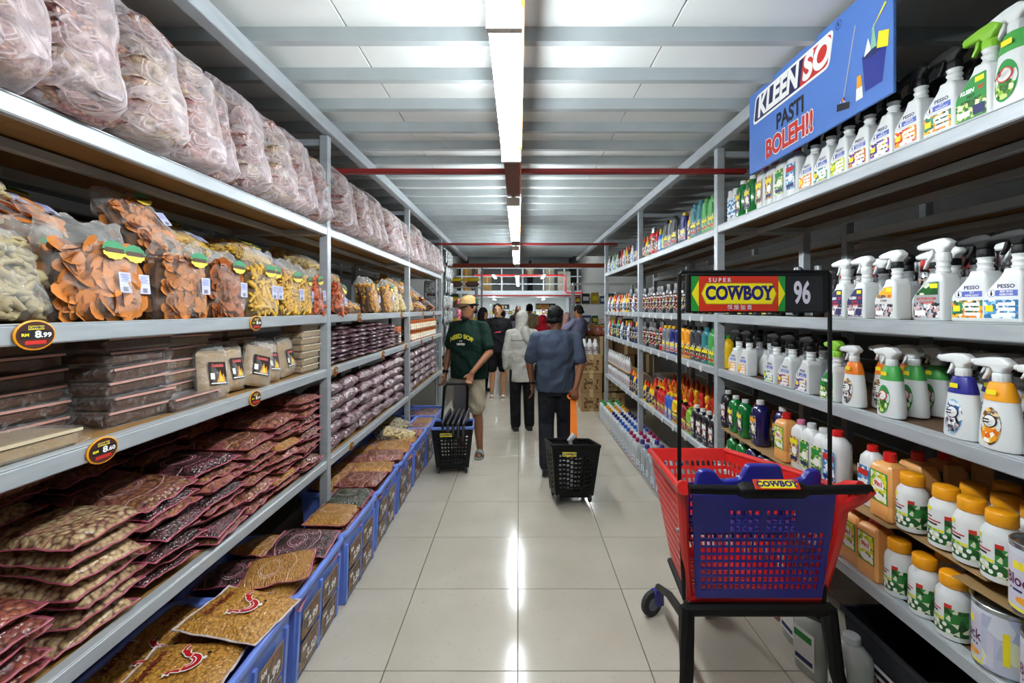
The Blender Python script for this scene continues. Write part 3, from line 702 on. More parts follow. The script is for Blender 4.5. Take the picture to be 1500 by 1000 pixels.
for j in range(22):
    row = j//11; i = j % 11
    k = ('silver_can', 'red_can', 'silver_can', 'black_can')[(i+row) % 4]
    put(k, 0, 1.90+.075*row-.26, 1.60 if False else z, ('silver', 'red-capped', 'silver-topped', 'black')[(i+row) % 4]+' aerosol can', '%s of the %s row at the back of the eye level shelf' % (ORD[i], ('front', 'rear')[row]), 'can', 'aerosol cans at the back of the eye level shelf', Y=1.25+.115*i)
# third shelf
z = RZ[1]+.004; g = 'spray bottles on the third cleaner shelf'
put('yellow_bottle', 1066, 1.40, z, 'yellow bottle with green cap', 'beside the post on the third cleaner shelf', 'bottle', g, sc=.95)
for x, k, w, X in ((1080, 'orange', 'yellow band, farther', 1.36), (1095, 'orange', 'yellow band, nearer', 1.365), (1135, 'teal', 'teal band', 1.365), (1157, 'purple', 'plum band', 1.365), (1184, 'violet', 'violet band', 1.365)):
    put('pesso_'+k, x, X, z, 'white spray bottle, black trigger, %s' % w, 'on the third cleaner shelf', 'bottle', g, sc=1.06)
for i, (x, X) in enumerate(((1100, 1.47), (1122, 1.48), (1146, 1.48), (1168, 1.48), (1190, 1.48), (1085, 1.47))):
    put('plain_spray', 0, X, z, 'milky spray bottle with black trigger', 'second row of the third cleaner shelf, %s along' % ORD[i], 'bottle', 'second row of the third cleaner shelf', Y=yR(x, 1.365), sc=1.06)
put('kleen_green', 1222, 1.365, z, 'white spray bottle with lime trigger', 'third cleaner shelf beside the cart sign pole', 'bottle', g, sc=1.03)
put('round_orange', 1252, 1.365, z, 'white spray bottle with orange shoulder', 'third cleaner shelf', 'bottle', g, sc=.97)
for i in range(4): put('round_green', 0, 1.365+.093*i, z, 'white spray bottle with green shoulder', '%s from the edge of the third cleaner shelf' % ORD[i], 'bottle', 'green-shouldered sprays on the third shelf', Y=1.665+.012*i)
for i in range(3): put('round_orange', 0, 1.45+.093*i, z, 'orange-shouldered spray bottle', '%s behind the green-shouldered ones' % ORD[i], 'bottle', 'orange-shouldered sprays behind', Y=1.80)
for i in range(2): put('round_blue', 0, 1.36+.11*i, z, 'white spray bottle with blue shoulder', ('at the shelf edge', 'set one back from the edge')[i], 'bottle', 'blue-shouldered sprays', Y=1.392+.004*i, sc=1.02)
put('round_blue', 0, 1.362, z, 'blue-shouldered spray bottle at the end of the third cleaner shelf', 'cut by the picture edge', 'bottle', 'blue-shouldered sprays', Y=1.165)
for i in range(2): put('round_amber', 0, 1.355+.112*i, z, 'white spray bottle with amber shoulder', ('at the edge of the third shelf', 'set one back on the third shelf')[i], 'bottle', 'amber-shouldered sprays', Y=1.277, sc=1.02)
for i in range(12): put('plain_white_spray', 0, 1.60+.10*(i % 2), z, 'white-topped spray bottle in the shade', '%s row from the back, %s along the third shelf' % (('second', 'last')[i % 2], ORD[i//2]), 'bottle', 'shaded sprays at the back of the third shelf', Y=1.25+.11*(i//2), sc=.97)
# fourth shelf: two layers with cardboard between
z = RZ[0]+.004; ZU = .852
for i, (ya, yb, dx, nm) in enumerate(((2.98, 2.20, 0, 'nearest the post'), (2.19, 1.62, .0, 'under the peach cans'), (1.66, 1.30, .02, 'under the plant jars'))):
    o = bx('cardboard_sheet', (0, 0, 0), (.48, ya-yb, .004), card); o.location = (XR-.005+dx, yb, ZU-.005+.004*(i == 2)); o.rotation_euler = (0, .004, (-.01, .015, -.03)[i])
    tag(o, 'brown cardboard sheet laid over the lower jars, '+nm, 'cardboard', 'cardboard layers on the fourth cleaner shelf')
o = bx('cardboard_sheet', (0, 0, 0), (.2, .16, .003), card); o.location = (1.345, 1.22, .803); o.rotation_euler = (.12, .06, .25)
tag(o, 'loose cardboard corner sagging over the lower paint tins', 'cardboard', 'cardboard layers on the fourth cleaner shelf')
U = ZU+.004; g = 'upper layer of the fourth cleaner shelf'
for k, Y, X, w, c_, sc in (('dark_whitecap', 3.0, 1.38, 'dark bottle with white cap beside the post', 'bottle', .95), ('green_clear', 2.88, 1.375, 'deep green bottle with white cap, farther', 'bottle', 1), ('green_clear', 2.76, 1.375, 'deep green bottle with white cap, nearer', 'bottle', 1),
        ('navy_clear', 2.60, 1.38, 'see-through navy bottle with white cap, farther', 'bottle', 1.03), ('navy_clear', 2.46, 1.43, 'see-through navy bottle with white cap, nearer', 'bottle', 1), ('peach_can', 2.335, 1.375, 'peach detergent can with red cap standing alone', 'can', 1.1),
        ('jug_pink', 2.215, 1.375, 'white jug with pink cap', 'jug', 1), ('jug_white', 2.13, 1.372, 'white round-capped jug, farther', 'jug', 1), ('jug_white', 2.04, 1.368, 'white round-capped jug, nearer', 'jug', 1), ('jug_redcap', 1.945, 1.365, 'big white jug with red cap and blue label', 'jug', 1.04),
        ('jug_redblue', 1.80, 1.40, 'white jug with red and blue label beside the peach cans', 'jug', .98)):
    put(k, 0, X, U, w, 'on the cardboard layer', c_, g, Y=Y, sc=sc)
for i, (X, Y) in enumerate(((1.375, 1.685), (1.49, 1.70), (1.60, 1.71), (1.71, 1.72))): put('peach_can', 0, X, U, 'peach detergent can with red cap', '%s from the edge, upper layer' % ORD[i], 'can', 'peach cans on the upper layer', Y=Y, sc=1.1)
g = 'plant food jars on the upper layer'
for i, (X, Y) in enumerate(((1.375, 1.59), (1.385, 1.475), (1.38, 1.385), (1.375, 1.295), (1.50, 1.50), (1.51, 1.41), (1.505, 1.32), (1.61, 1.50), (1.62, 1.40), (1.50, 1.20))):
    put('plant_jar', 0, X, U+(.004 if Y < 1.64 else 0), 'white jar with amber lid and green plant print', '%s of the upper-layer jars' % ORD[i] if i < 4 else '%s of the jars behind, upper layer' % ORD[i-4], 'jar', g, Y=Y, sc=1.03, jig=.25)
for i, x in enumerate((1506, 1492)): put('block_tin', 0, 1.36+.14*i, U-.02, 'lilac and yellow paint tin', ('upper layer by the shelf edge', 'upper layer, set one back')[i], 'tin', 'paint tins on the upper layer', Y=1.175+.02*i)
for Y, X, k, w, c_, sc in ((2.92, 1.38, 'green_clear', 'green bottle under the cardboard, farther', 'bottle', .98), (2.80, 1.38, 'green_clear', 'green bottle under the cardboard, nearer', 'bottle', .98), (2.67, 1.38, 'navy_clear', 'navy bottle under the cardboard, farther', 'bottle', .95), (2.55, 1.38, 'navy_clear', 'navy bottle under the cardboard, nearer', 'bottle', .95),
        (2.22, 1.375, 'jug_white', 'white jug under the cardboard near the handle', 'jug', .95), (1.96, 1.37, 'brown_jug', 'smoky brown bottle under the cardboard', 'bottle', 1), (1.85, 1.375, 'peach_can', 'peach can, farther of the lower layer', 'can', 1.08), (1.745, 1.37, 'peach_can', 'peach can, nearer of the lower layer', 'can', 1.08)):
    put(k, 0, X, z, w, 'lower layer', c_, 'lower layer of the fourth cleaner shelf', Y=Y, sc=sc)
for i, Y in enumerate((2.44, 2.33)): tag(ob('soap_carton', MB().cbox((-.05, -.05, 0), (.05, .05, .21), .012).make('soap_carton', white), None, (1.375, Y, z), (0, 0, .1*i)), 'plain white soap carton under the cardboard, %s one' % ('farther', 'nearer')[i], 'carton', 'white soap cartons')
for i, (X, Y) in enumerate(((1.372, 1.64), (1.37, 1.535), (1.368, 1.432), (1.49, 1.45), (1.49, 1.58))):
    put('plant_jar', 0, X, z, 'white jar with amber lid and green plant print', '%s of the lower layer jars' % ORD[i], 'jar', 'plant food jars on the lower layer', Y=Y, sc=1.03, jig=.25)
put('block_tin', 0, 1.385, z, 'lilac paint tin turned sideways with dark swirl', 'lower layer by the jars', 'tin', 'paint tins on the lower layer', Y=1.30, rz=-2.2)
put('block_tin', 0, 1.37, z, 'yellow paint tin under the upper tins', 'lower layer', 'tin', 'paint tins on the lower layer', Y=1.155)
# ---- price tags: round disc on the rail with a number; s: -1 left rail, 1 right rail
def price_tag(X, Y, Z, s, r, txt, label, group, plain=False):
    q = MB(); rz = PI/2 if s < 0 else -PI/2
    rim = MB().lathe([(r*.97, -.0035), (r, -.003), (r, .0), (r*.97, .0008)], 20, M=Matrix.Rotation(PI/2, 4, 'X'), m=0)
    o = ob('price_tag', rim.make('price_tag', white if plain else amber), None, (X, Y, Z), (0, 0, rz), 1 if plain else (1.06, 1, .80)); tag(o, label, 'price tag', group)
    f = MB()
    if plain: f.oval(0, 0, r*.8, r*.8, -.0016, 0); f.oval(0, 0, r*.66, r*.66, -.002, 1); f.mesh_in(text(txt, r*.7, .04), T(0, -.0024, 0), 2)
    else:
        f.oval(0, 0, r*.91, r*.90, -.0012, 0, 28); f.rect(-r*.74, -r*.24, r*.80, r*.30, -.0018, 1); f.rect(-r*.36, r*.36, r*.40, r*.62, -.0018, 3); f.rect(-r*.5, -r*.6, r*.5, -r*.36, -.0018, 4)
        f.mesh_in(text('COWBOY', r*.22, .05), T(r*.02, -.0022, r*.49), 5); f.mesh_in(text('RM', r*.26, .05), T(-r*.50, -.0022, r*.02), 3); f.mesh_in(text(txt[:1], r*.62, .04), T(r*.10, -.0022, r*.03), 2); f.mesh_in(text(txt[1:], r*.42, .04), T(r*.50, -.0022, r*-.02), 2)
    ob('face', f.make('face', [grey, ink_w, ink_k] if plain else [mat('brown_print', '4a2014', .5), ink_k, ink_w, ink_y, ink_r, ink_n]), o)
    return o
for b in (1, 2):
    for lv, nn, pn in ((2, 8, 'upper'), (1, 7, 'middle'), (0, 6, 'lower')):
        for i in range(nn):
            Y = RY[b]+.12+(RY[b+1]-RY[b]-.24)*(i+.5)/nn
            price_tag(XR-.004, Y, RZ2[lv]-.03, 1, .026, '%d' % (2+(i*3+lv) % 8), 'small round white price tag, %s along the %s rail of the %s bay' % (ORD[i], pn, ('car care', 'far cleaner')[b-1]), 'round white price tags on the cleaner rails', True)
# ---------------------------------------------------------------- car care bay and the farther bay
def row(kinds, ya, yb, X, z, look, where, cat, group, sc=1, dz=0):
    n = len(kinds)
    for i, k in enumerate(kinds):
        Y = ya+(yb-ya)*(i+.5)/n
        lk = look.get(k, look['*'])
        put(k, 0, X, z, lk, '%s %s' % (ORD[i], where), cat, group, Y=Y, sc=sc*RNG.uniform(.98, 1.02), jig=.12)
LK = {'h_amber': 'amber handled bottle', 'h_dark': 'graphite handled bottle', 'h_teal': 'teal handled bottle', 'h_navy': 'navy handled bottle with yellow cap', 'h_grey': 'grey handled bottle with yellow cap', 'h_green': 'green handled bottle', 'h_red': 'red handled bottle', 'h_blue': 'blue handled bottle with yellow cap', 'h_lime': 'lime handled bottle',
  'h_crimson': 'crimson handled bottle', 'h_yellow': 'yellow handled bottle with red cap', 'tall_dark': 'tall dark round bottle', 'tall_silver': 'tall grey bottle with silver cap', 'tall_red': 'tall red bottle', 's_red': 'red squeeze bottle', 's_orange': 'yellow squeeze bottle with orange cap', 's_blue': 'blue squeeze bottle with yellow cap', 's_dark': 'dark squeeze bottle',
  's_white': 'white squeeze bottle', 's_crimson': 'dark squeeze bottle with red cap', 's_green': 'teal squeeze bottle with lime cap', 's_navy': 'navy squeeze bottle with amber cap', 'dark_whitecap': 'dark bottle with white cap', 'w_pill': 'white toilet cleaner bottle', 'wax_tub': 'yellow-lidded tub', 'dark_bottle': 'dark square bottle', 'clear_jug': 'clear grey jug with purple cap', '*': 'bottle'}
r2 = RY[1]+.06, RY[2]-.06; r3 = RY[2]+.06, RY[3]-.06
row(['h_green', 'h_green', 'h_teal', 'h_teal', 's_orange', 'h_navy', 's_dark', 'h_dark', 'h_grey', 'h_dark', 's_green', 's_blue', 's_red', 'tall_red', 's_crimson', 's_orange', 's_crimson'], *r2, XR+.045, RZ2[3]+.004, LK, 'from the post, top car care shelf', 'bottle', 'bottles on the top car care shelf')
row(['h_navy', 's_dark', 's_white', 's_crimson', 's_orange', 's_white', 's_red', 's_dark', 's_white', 's_green', 's_white', 's_dark', 's_white'], *r3, XR+.045, RZ2[3]+.004, LK, 'past the post, top far cleaner shelf', 'bottle', 'bottles on the far top cleaner shelf', 1.05)
row(['wax_tub', 'wax_tub', 'wax_tub', 'wax_tub', 'tall_silver', 'tall_silver', 'tall_dark', 'tall_silver', 'tall_silver', 'tall_dark', 'tall_silver', 'tall_dark', 'tall_silver', 'tall_silver', 'tall_dark', 'tall_silver', 'tall_silver', 'tall_dark', 'tall_silver'], *r2, XR+.05, RZ2[2]+.004, LK, 'from the post, eye level car care shelf', 'bottle', 'bottles on the eye level car care shelf')
row(['s_white', 'tall_silver', 's_white', 'tall_silver', 's_orange', 's_orange', 's_white', 's_orange', 's_red', 's_white', 's_red', 's_orange', 's_white', 's_crimson', 's_white'], *r3, XR+.05, RZ2[2]+.004, LK, 'past the post, eye level far cleaner shelf', 'bottle', 'bottles on the eye level far shelf', 1.05)
row(['h_green', 'h_teal', 'h_dark', 'h_dark', 'h_amber', 'h_amber', 'h_navy', 'h_navy', 'h_grey', 'h_grey', 'tall_red', 'tall_dark', 'tall_silver', 'tall_silver', 'tall_dark', 'tall_silver'], *r2, XR+.05, RZ2[1]+.004, LK, 'from the post, middle car care shelf', 'bottle', 'bottles on the middle car care shelf')
row(['s_dark', 's_navy', 's_dark', 's_crimson', 's_white', 's_navy', 's_dark', 's_white', 's_crimson', 's_green', 's_dark', 's_crimson', 's_green', 's_red', 's_white'], *r3, XR+.05, RZ2[1]+.004, LK, 'past the post, middle far cleaner shelf', 'bottle', 'bottles on the middle far shelf', 1.1)
row(['dark_whitecap', 'dark_whitecap', 'dark_whitecap', 'dark_whitecap', 'h_lime', 'h_crimson', 'h_crimson', 'h_yellow', 'h_blue', 'h_blue', 'h_red', 'h_red', 'h_crimson', 's_orange', 's_orange', 's_crimson', 's_orange'], *r2, XR+.05, RZ2[0]+.004, LK, 'from the post, low car care shelf', 'bottle', 'front bottles on the low car care shelf')
for j in range(4):
    row(['s_orange', 's_red', 's_orange', 's_crimson', 's_red', 's_orange', 's_red', 's_orange', 's_red', 's_orange', 's_orange', 's_red', 's_orange', 's_orange', 's_red'][:15], *r2, XR+.16+.1*j, RZ2[0]+.004+.03*(j > 1), LK, 'along, %s row of the low car shelf' % ORD[j+1], 'bottle', 'rear bottles on the low car care shelf', 1.12)
for j in range(2):
    if j: bx_ = bx('cardboard_sheet', (XR+.005, RY[2]+.5, .835), (XR+.25, RY[3]-.06, .839), card); tag(bx_, 'cardboard sheet between two layers of white bottles, far cleaner bay', 'cardboard')
    row(['w_pill']*12, RY[2]+.55, RY[3]-.06, XR+.05, RZ2[0]+.004+.195*j*1.0+(.0 if not j else .0), LK, 'of the %s tier of white bottles, far bay' % ('lower', 'upper')[j], 'bottle', 'tiers of white toilet cleaner', .9)
row(['s_navy', 's_navy', 's_orange', 's_navy', 's_crimson'], RY[2]+.06, RY[2]+.52, XR+.05, RZ2[0]+.004, LK, 'past the post, low far cleaner shelf', 'bottle', 'navy bottles on the low far shelf', 1.15)
# floor bottles in columns three deep
cols = ['green']*3+['amber']*3+['navy']*3+['blue']*4+['magenta']*3
for i, c_ in enumerate(cols):
    for j in range(3):
        put('bleach_'+c_, 0, 1.235+.105*j, 0, 'white floor jug with %s cap' % c_, '%s column from the far end, %s from the aisle' % (ORD[i], ORD[j]), 'jug', 'jugs standing on the floor by the aisle', Y=6.72-.132*i-.02*(j == 1), jig=.1)
for i in range(10):
    put('clear_jug', 0, 1.245+.135*(i % 2), 0, 'translucent grey jug with purple cap', '%s of the floor jugs beside the cart' % ORD[i], 'jug', 'clear jugs on the floor', Y=4.58-.165*(i//2)-.03*(i % 2), sc=1.1)
# floor under the nearest bay
def crate(loc, rz):
    e = MB(); w, d, h = .42, .34, .30
    rs = [[(sx*w*f/2, sy*d*f/2, z) for sx, sy in ((-1, -1), (1, -1), (1, 1), (-1, 1))] for f, z in ((.86, 0), (.98, h), (1.04, h), (1.04, h+.02), (.97, h+.02), (.95, h-.02), (.84, .012))]
    e.rings(rs); o = ob('storage_crate', e.make('storage_crate', mat('charcoal_plastic', '2b2d33', .45)), None, loc, (0, 0, rz))
    l = MB(); l.rect(-.075, .09, .075, .21, 0, 0); l.rect(-.06, .105, .03, .16, -.0005, 1); l.rect(-.05, .175, .05, .195, -.0005, 2)
    ob('label', l.make('label', [ink_w, mos['darkred'], ink_k]), o, (0, -.163, 0), (.06, 0, 0)); return tag(o, 'charcoal storage crate with white label, floor under the spray shelves', 'crate')
crate((1.60, 1.80, 0), -PI/2)
jug('floor_can', mat('clouded_white_plastic', 'b8beb8', .4), white_d, ink_w, r=.075, h=.3, name='floor_can', band=ink_g)
for i, (X, Y, rot) in enumerate(((1.36, 1.86, (0, 0, -PI/2)), (1.33, 2.05, (0, 0, -1.3)), (1.38, 2.24, (0, 0, -PI/2)))):
    place('floor_can', X, Y, 0, 0, 'clouded white liquid can on the floor under the shelf, %s from the crate' % ORD[i], 'can', 'liquid cans on the floor', rot=rot)
jug('floor_can_pink', mat('clouded_pink_plastic', 'b88a86', .4), white_d, ink_w, r=.075, h=.28, name='floor_can')
jug('floor_can_green', mat('clouded_green_plastic', '6a8a70', .4), white_d, ink_w, r=.07, h=.27, name='floor_can')
place('floor_can_pink', 1.40, 2.43, 0, -1.5, 'pinkish liquid can on the floor behind the cart', 'can', 'liquid cans on the floor')
place('floor_can_green', 1.38, 2.62, 0, -1.5, 'pale green liquid can on the floor behind the cart', 'can', 'liquid cans on the floor')
for i in range(5): put('clear_jug', 0, 1.28, 0, 'purple-capped jug on the floor', '%s along the foot of the spray shelves' % ORD[i], 'jug', 'purple-capped jugs by the shelf foot', Y=1.72-.12*i, sc=.62)
o = bx('floor_carton', (-.16, -.2, 0), (.16, .2, .2), card, None, .006); o.location = (1.62, 1.38, 0); tag(o, 'brown floor carton beside the charcoal crate under the shelf', 'carton')
bx('tape', (-.161, -.03, .02), (.161, .03, .2015), amber, o)
# ---------------------------------------------------------------- snack rack: goods
clear = film('clear_film', 'f2f2ee', .06, .5, .22, 11, .1)
milky = film('milky_film', 'f6e9ed', .22, .6, .6, 9, .14)
def pillow(W_, H, D, nu=14, nv=16, seed=0, wr=.012, top=.16, pinch=.06, p=2.6, droop=0., bottom_flat=True):
    """a filled bag standing on its base: x across, y depth (front is -y), z up"""
    r = random.Random(seed); o3 = Vector((r.random()*50, r.random()*50, 0)); vs = []
    for sgn in (-1, 1):
        for j in range(nv+1):
            v = j/nv
            for i in range(nu+1):
                u = 2*i/nu-1; tv = max(0., min(1, (1-v)/top)) if v > 1-top else 1
                bt = min(1, (v+.02)/.10)**.5 if bottom_flat else min(1, (v+.001)/.25)**.6
                t = (1-abs(u)**p)**.5*max(0., tv)**.7*bt*(1.12-.35*v)
                nz = noise.noise(Vector((u*2.1, v*3.2, sgn*3))+o3)*1.0+.5*noise.noise(Vector((u*5, v*7, sgn*5))+o3)
                y = sgn*D/2*t+(nz*wr*(t > .05))-droop*(1-v)**3
                x = W_/2*u*(1-pinch*math.sin(PI*v)*.5-(.06*(1-bt)))+noise.noise(Vector((v*4, u, 9))+o3)*wr*.8
                z = H*v+noise.noise(Vector((u*3, 7, v))+o3)*wr*(v > .9)*1.6-.0*abs(u)
                vs.append((x, y+.02*noise.noise(Vector((v*3, 3, 1))+o3)*(v > .7), z))
    n = (nu+1)*(nv+1); fs = []
    for s in (0, 1):
        for j in range(nv):
            for i in range(nu):
                a = s*n+j*(nu+1)+i; fs.append((a, a+1, a+nu+2, a+nu+1))
    rim = [i for i in range(nu+1)]+[j*(nu+1)+nu for j in range(1, nv+1)]+[nv*(nu+1)+i for i in range(nu-1, -1, -1)]+[j*(nu+1) for j in range(nv-1, 0, -1)]
    for k in range(len(rim)):
        a, b = rim[k], rim[(k+1) % len(rim)]; fs.append((a, b, n+b, n+a))
    return MB().add(vs, fs)
# --- big clear sacks of pink-printed snack packs on the top shelf
pk = [peas('pink_pack_a', '7a5450', 'd8b494', 'cc9a8a', 60, 'f0dede', .6, 'c890a0', .30), peas('pink_pack_b', '5a3438', 'b88a72', 'd0a88c', 75, 'f0e0e2', .6, 'b46c86', .34), peas('pink_pack_c', '6a5a48', 'd8c4a0', 'c4a888', 55, 'ecdcd8', .4, 'c89aa0', .25)]
sack_k = []
for v in range(4):
    w, h, d = .225, .46+.02*(v % 2), .34
    fm = pillow(w, h, d, 16, 20, 40+v, .018, .22, .05, 3, .03).make('film', milky, 60)
    packs = []
    for k in range(6):
        hh = .066; z = .01+k*hh; f = 1-.05*k*(k > 3)
        q = pillow(w*.9*f, d*.84*f, hh*1.12, 10, 10, 100+v*10+k, .007, .1, .02, 3.2, 0, False)
        packs.append((q.make('snack_pack', pk[(v+k) % 3 if k % 2 else v % 3], 60), z+hh/2, d*.42*f))
    sack_k.append((fm, packs))
seam = mat('pink_seam_line', 'ecd2d4', .4)
def sack(v, X, Y, z, rz, label, sc=(1, 1, 1), lean=0):
    fm, packs = sack_k[v]
    o = empty('snack_sack', label, 'sack', (X, Y, z), 0, 'clear sacks of snack packs on the top shelf'); o.rotation_euler = (0, lean, PI/2+rz); o.scale = sc
    for me, zz, yy in packs: ob('snack_pack', me, o, (RNG.uniform(-.006, .006), yy-.01, zz), (PI/2+RNG.uniform(-.06, .06), RNG.uniform(-.05, .05), 0))
    ob('film', fm, o); return o
SK = [(30, 1), (118, 1.06), (218, 1.0), (296, 1.08), (344, .6), (377, 1.0), (419, 1.1), (454, 1.0), (474, .75)]
for i, (x, w) in enumerate(SK):
    Y = 1.13*667/(760-x); Y = {0: .98, 1: 1.195, 2: 1.415, 3: 1.64, 4: 1.825, 5: 1.985, 6: 2.215, 7: 2.45, 8: 2.66}[i]
    sack(i % 4, -1.27+(.02, .0, .01, -.02, -.06, -.03, -.02, -.03, -.02)[i], Y, LZ[3]+.006, RNG.uniform(-.12, .12), 'clear sack of %s snack packs, %s from the edge, top snack shelf' % (('tan', 'rose', 'nut brown', 'maroon')[i % 4], ORD[i]), (w, 1, (.98, 1.0, .98, .93, .95, 1.0, .98, .97, .92)[i]), (.0, .03, .06, .05, 0, .02, .03, .0, .02)[i])
for i in range(13):
    b2 = i < 9
    Y = 2.98+.215*i if b2 else 5.02+.235*(i-9)
    sack((i*3+1) % 4, -1.30+RNG.uniform(-.03, .03), Y, LZ[3]+.006, RNG.uniform(-.15, .15), 'clear sack of snack packs, %s along the top shelf beyond the first post' % ORD[i], (.9+.1*(i % 3 == 0), 1, .93+.08*(i % 3 == 1)), RNG.uniform(-.02, .07))
for i in range(4):
    sack((i+2) % 4, -1.30, 5.98+.24*i, LZ[3]+.006, RNG.uniform(-.15, .15), 'clear sack of snack packs, %s from the last post on the top snack shelf' % ORD[3-i], (1, 1, .95), .02)
# --- bags of crisps
chip_o = mat('orange_crisp', 'd9822c', .6, 0, .3, 30, .25, rnd=.3); chip_d = mat('deep_orange_crisp', 'c4661c', .6, 0, .3, 30, .25, rnd=.3)
chip_y = mat('yellow_crisp', 'e0b13c', .6, 0, .25, 30, .2); chip_p = mat('pale_puff', 'd8bc7c', .7, 0, .2, 30, .25); chip_g = mat('greyish_cracker', 'a89870', .7, 0, .25, 25, .25); chip_r = mat('red_orange_crisp', 'cc5a1c', .6, 0, .3, 30, .25)
st_g = mat('sticker_green', '2f8a5a', .5); st_y = mat('sticker_yellow', 'ecd84a', .5); st_k = mat('sticker_brown', '4a3018', .5)
def chip_disc(r, seed, n=11):
    rr = random.Random(seed); q = MB(); a = rr.uniform(.2, .75); ph = rr.uniform(0, 6)
    def P(x, y, z): return (x, y, z+(x*math.cos(ph)+y*math.sin(ph))**2/r*a*.55)
    ring = [(r*(1+.07*rr.uniform(-1, 1))*math.cos(2*PI*i/n), r*(.90+.07*rr.uniform(-1, 1))*math.sin(2*PI*i/n)) for i in range(n)]
    vs = [P(0, 0, .0015)]+[P(x*.6, y*.6, .0012) for x, y in ring]+[P(x, y, 0) for x, y in ring]+[P(0, 0, -.0015)]
    fs = [(0, 1+i, 1+(i+1) % n) for i in range(n)]+[(1+i, 1+n+i, 1+n+(i+1) % n, 1+(i+1) % n) for i in range(n)]+[(1+2*n, 1+n+(i+1) % n, 1+n+i) for i in range(n)]
    return q.add(vs, fs)
def chip_stick(r, seed):
    rr = random.Random(seed); L = r*2.4; c = rr.uniform(-.25, .25)
    return MB().tube([(-L/2, 0, 0), (-L*.1, c*r, .1*r), (L*.2, c*r, .1*r), (L/2, 0, 0)], r*.26, 6)
def chip_puff(r, seed):
    rr = random.Random(seed); return MB().tube([(r*math.cos(t)*.75, r*math.sin(t)*.6, .1*r*math.sin(3*t)) for t in [i*.8+rr.random() for i in range(6)]], [r*.2, r*.36, r*.3, r*.38, r*.3, r*.18], 6)
SHAPES = {k: [f(1, i) for i in range(6)] for k, f in (('disc', chip_disc), ('stick', chip_stick), ('puff', chip_puff))}
def surf(bag, u, v, W_, H, D, inner):
    t = (1-abs(u)**2.6)**.5*min(1, (v+.02)/.1)**.5*(1.12-.35*v)
    return Vector((W_/2*u*.94, inner*D/2*t, H*v))
BAGK = {}
def bag_kind(key, W_, H, D, shape, m, r, n, fill=.8, seed=0, singles=0, sticker=2, flat=False, core='7a4a1c', fm=None):
    rr = random.Random(seed); fb = pillow(W_, H, D, 16, 16, seed, .014, 1-fill+.03, .06, 2.6, 0, True)
    st = MB(); one = []
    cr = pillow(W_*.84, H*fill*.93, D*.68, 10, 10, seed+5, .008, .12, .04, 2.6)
    for k in range(n+singles):
        u = rr.uniform(-.93, .93); v = rr.uniform(.02, fill*.97)**.95; sd = -1 if rr.random() < .8 or k >= n else 1
        p = surf(None, u, v, W_, H, D, sd*(.72 if k < n else .80)); R_ = r*rr.uniform(.7, 1.25)*(1 if k < n else 1.25)
        M = Matrix.Translation(p) @ Matrix.Rotation(rr.uniform(0, 6.3), 4, 'Y') @ Matrix.Rotation(PI/2+rr.uniform(-.5, .5), 4, 'X') @ Matrix.Rotation(rr.uniform(-.4, .4), 4, 'Y') @ Matrix.Scale(R_, 4)
        q = rr.choice(SHAPES[shape])
        if k < n: st.add([M @ Vector(x) for x in q.v], q.f)
        else: one.append((MB().add(q.v, q.f), M))
    for k in range(n//4):     # the top of the heap
        u = rr.uniform(-.85, .85); p = Vector((W_/2*u*.9, rr.uniform(-.5, .5)*D*.7*(1-u*u)**.5, H*fill*rr.uniform(.86, .98)))
        M = Matrix.Translation(p) @ Matrix.Rotation(rr.uniform(0, 6.3), 4, 'Z') @ Matrix.Rotation(rr.uniform(-.6, .6), 4, 'X') @ Matrix.Scale(r*rr.uniform(.8, 1.2), 4)
        q = rr.choice(SHAPES[shape]); st.add([M @ Vector(x) for x in q.v], q.f)
    sk = []
    for k in range(sticker):
        l = MB(); cx = (.12 if sticker == 1 else (-.02 if k == 0 else .30))*W_; cz = H*fill*.93; w = .045
        base = surf(None, 2*cx/W_, .5, W_, H, D, -1).y-.006
        sc = [(cx+w*(1+.06*math.cos(12*t))*math.cos(t), cz+w*.62*(1+.06*math.cos(12*t))*math.sin(t)) for t in [2*PI*i/36 for i in range(36)]]
        yy = base*.98; q2 = [(p[0], cz+(p[1]-cz)*.98) for p in sc]
        l.poly([(p[0], min(p[1], cz-.005)) for p in sc if p[1] < cz+.001], yy, 1)
        l.poly([p for p in sc if p[1] > cz-.004], yy-.0004, 0)
        l.rect(cx-w*.8, cz-.008, cx+w*.8, cz+.006, yy-.0008, 2)
        bz = cz-.098; l.rect(cx+.004, bz-.028, cx+.050, bz+.034, yy-.002, 3)
        for i in range(5): l.rect(cx+.009, bz+.006+.005*i, cx+.044-.006*(i % 2), bz+.008+.005*i, yy-.0024, 4)
        for i in range(7): l.rect(cx+.016+.003*i, bz-.024, cx+.0175+.003*i, bz-.010, yy-.0024, 5)
        sk.append(l.make('sticker', [st_g, st_y, st_k, mat('barcode_label', 'c8cae4', .5), ink_b, ink_k]))
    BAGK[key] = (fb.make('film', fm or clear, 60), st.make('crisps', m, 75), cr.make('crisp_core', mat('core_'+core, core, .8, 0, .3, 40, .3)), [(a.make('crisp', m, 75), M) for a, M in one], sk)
def bag(key, X, Y, z, label, group, rot=(0, 0, 0), sc=1):
    f, st, cr, one, sk = BAGK[key]
    o = empty('crisp_bag', label, 'snack bag', (X, Y, z), 0, group)
    o.rotation_euler = (Matrix.Rotation(PI/2+rot[2], 4, 'Z') @ Matrix.Rotation(rot[0], 4, 'X') @ Matrix.Rotation(rot[1], 4, 'Y')).to_euler(); o.scale = (sc, sc, sc) if not isinstance(sc, tuple) else sc
    c = ob('crisps', st, o); c['kind'] = 'stuff'; ob('crisp_core', cr, o)
    for me, M in one: q = ob('crisp', me, o); q.matrix_local = M
    for me in sk: ob('sticker', me, o)
    ob('film', f, o); return o
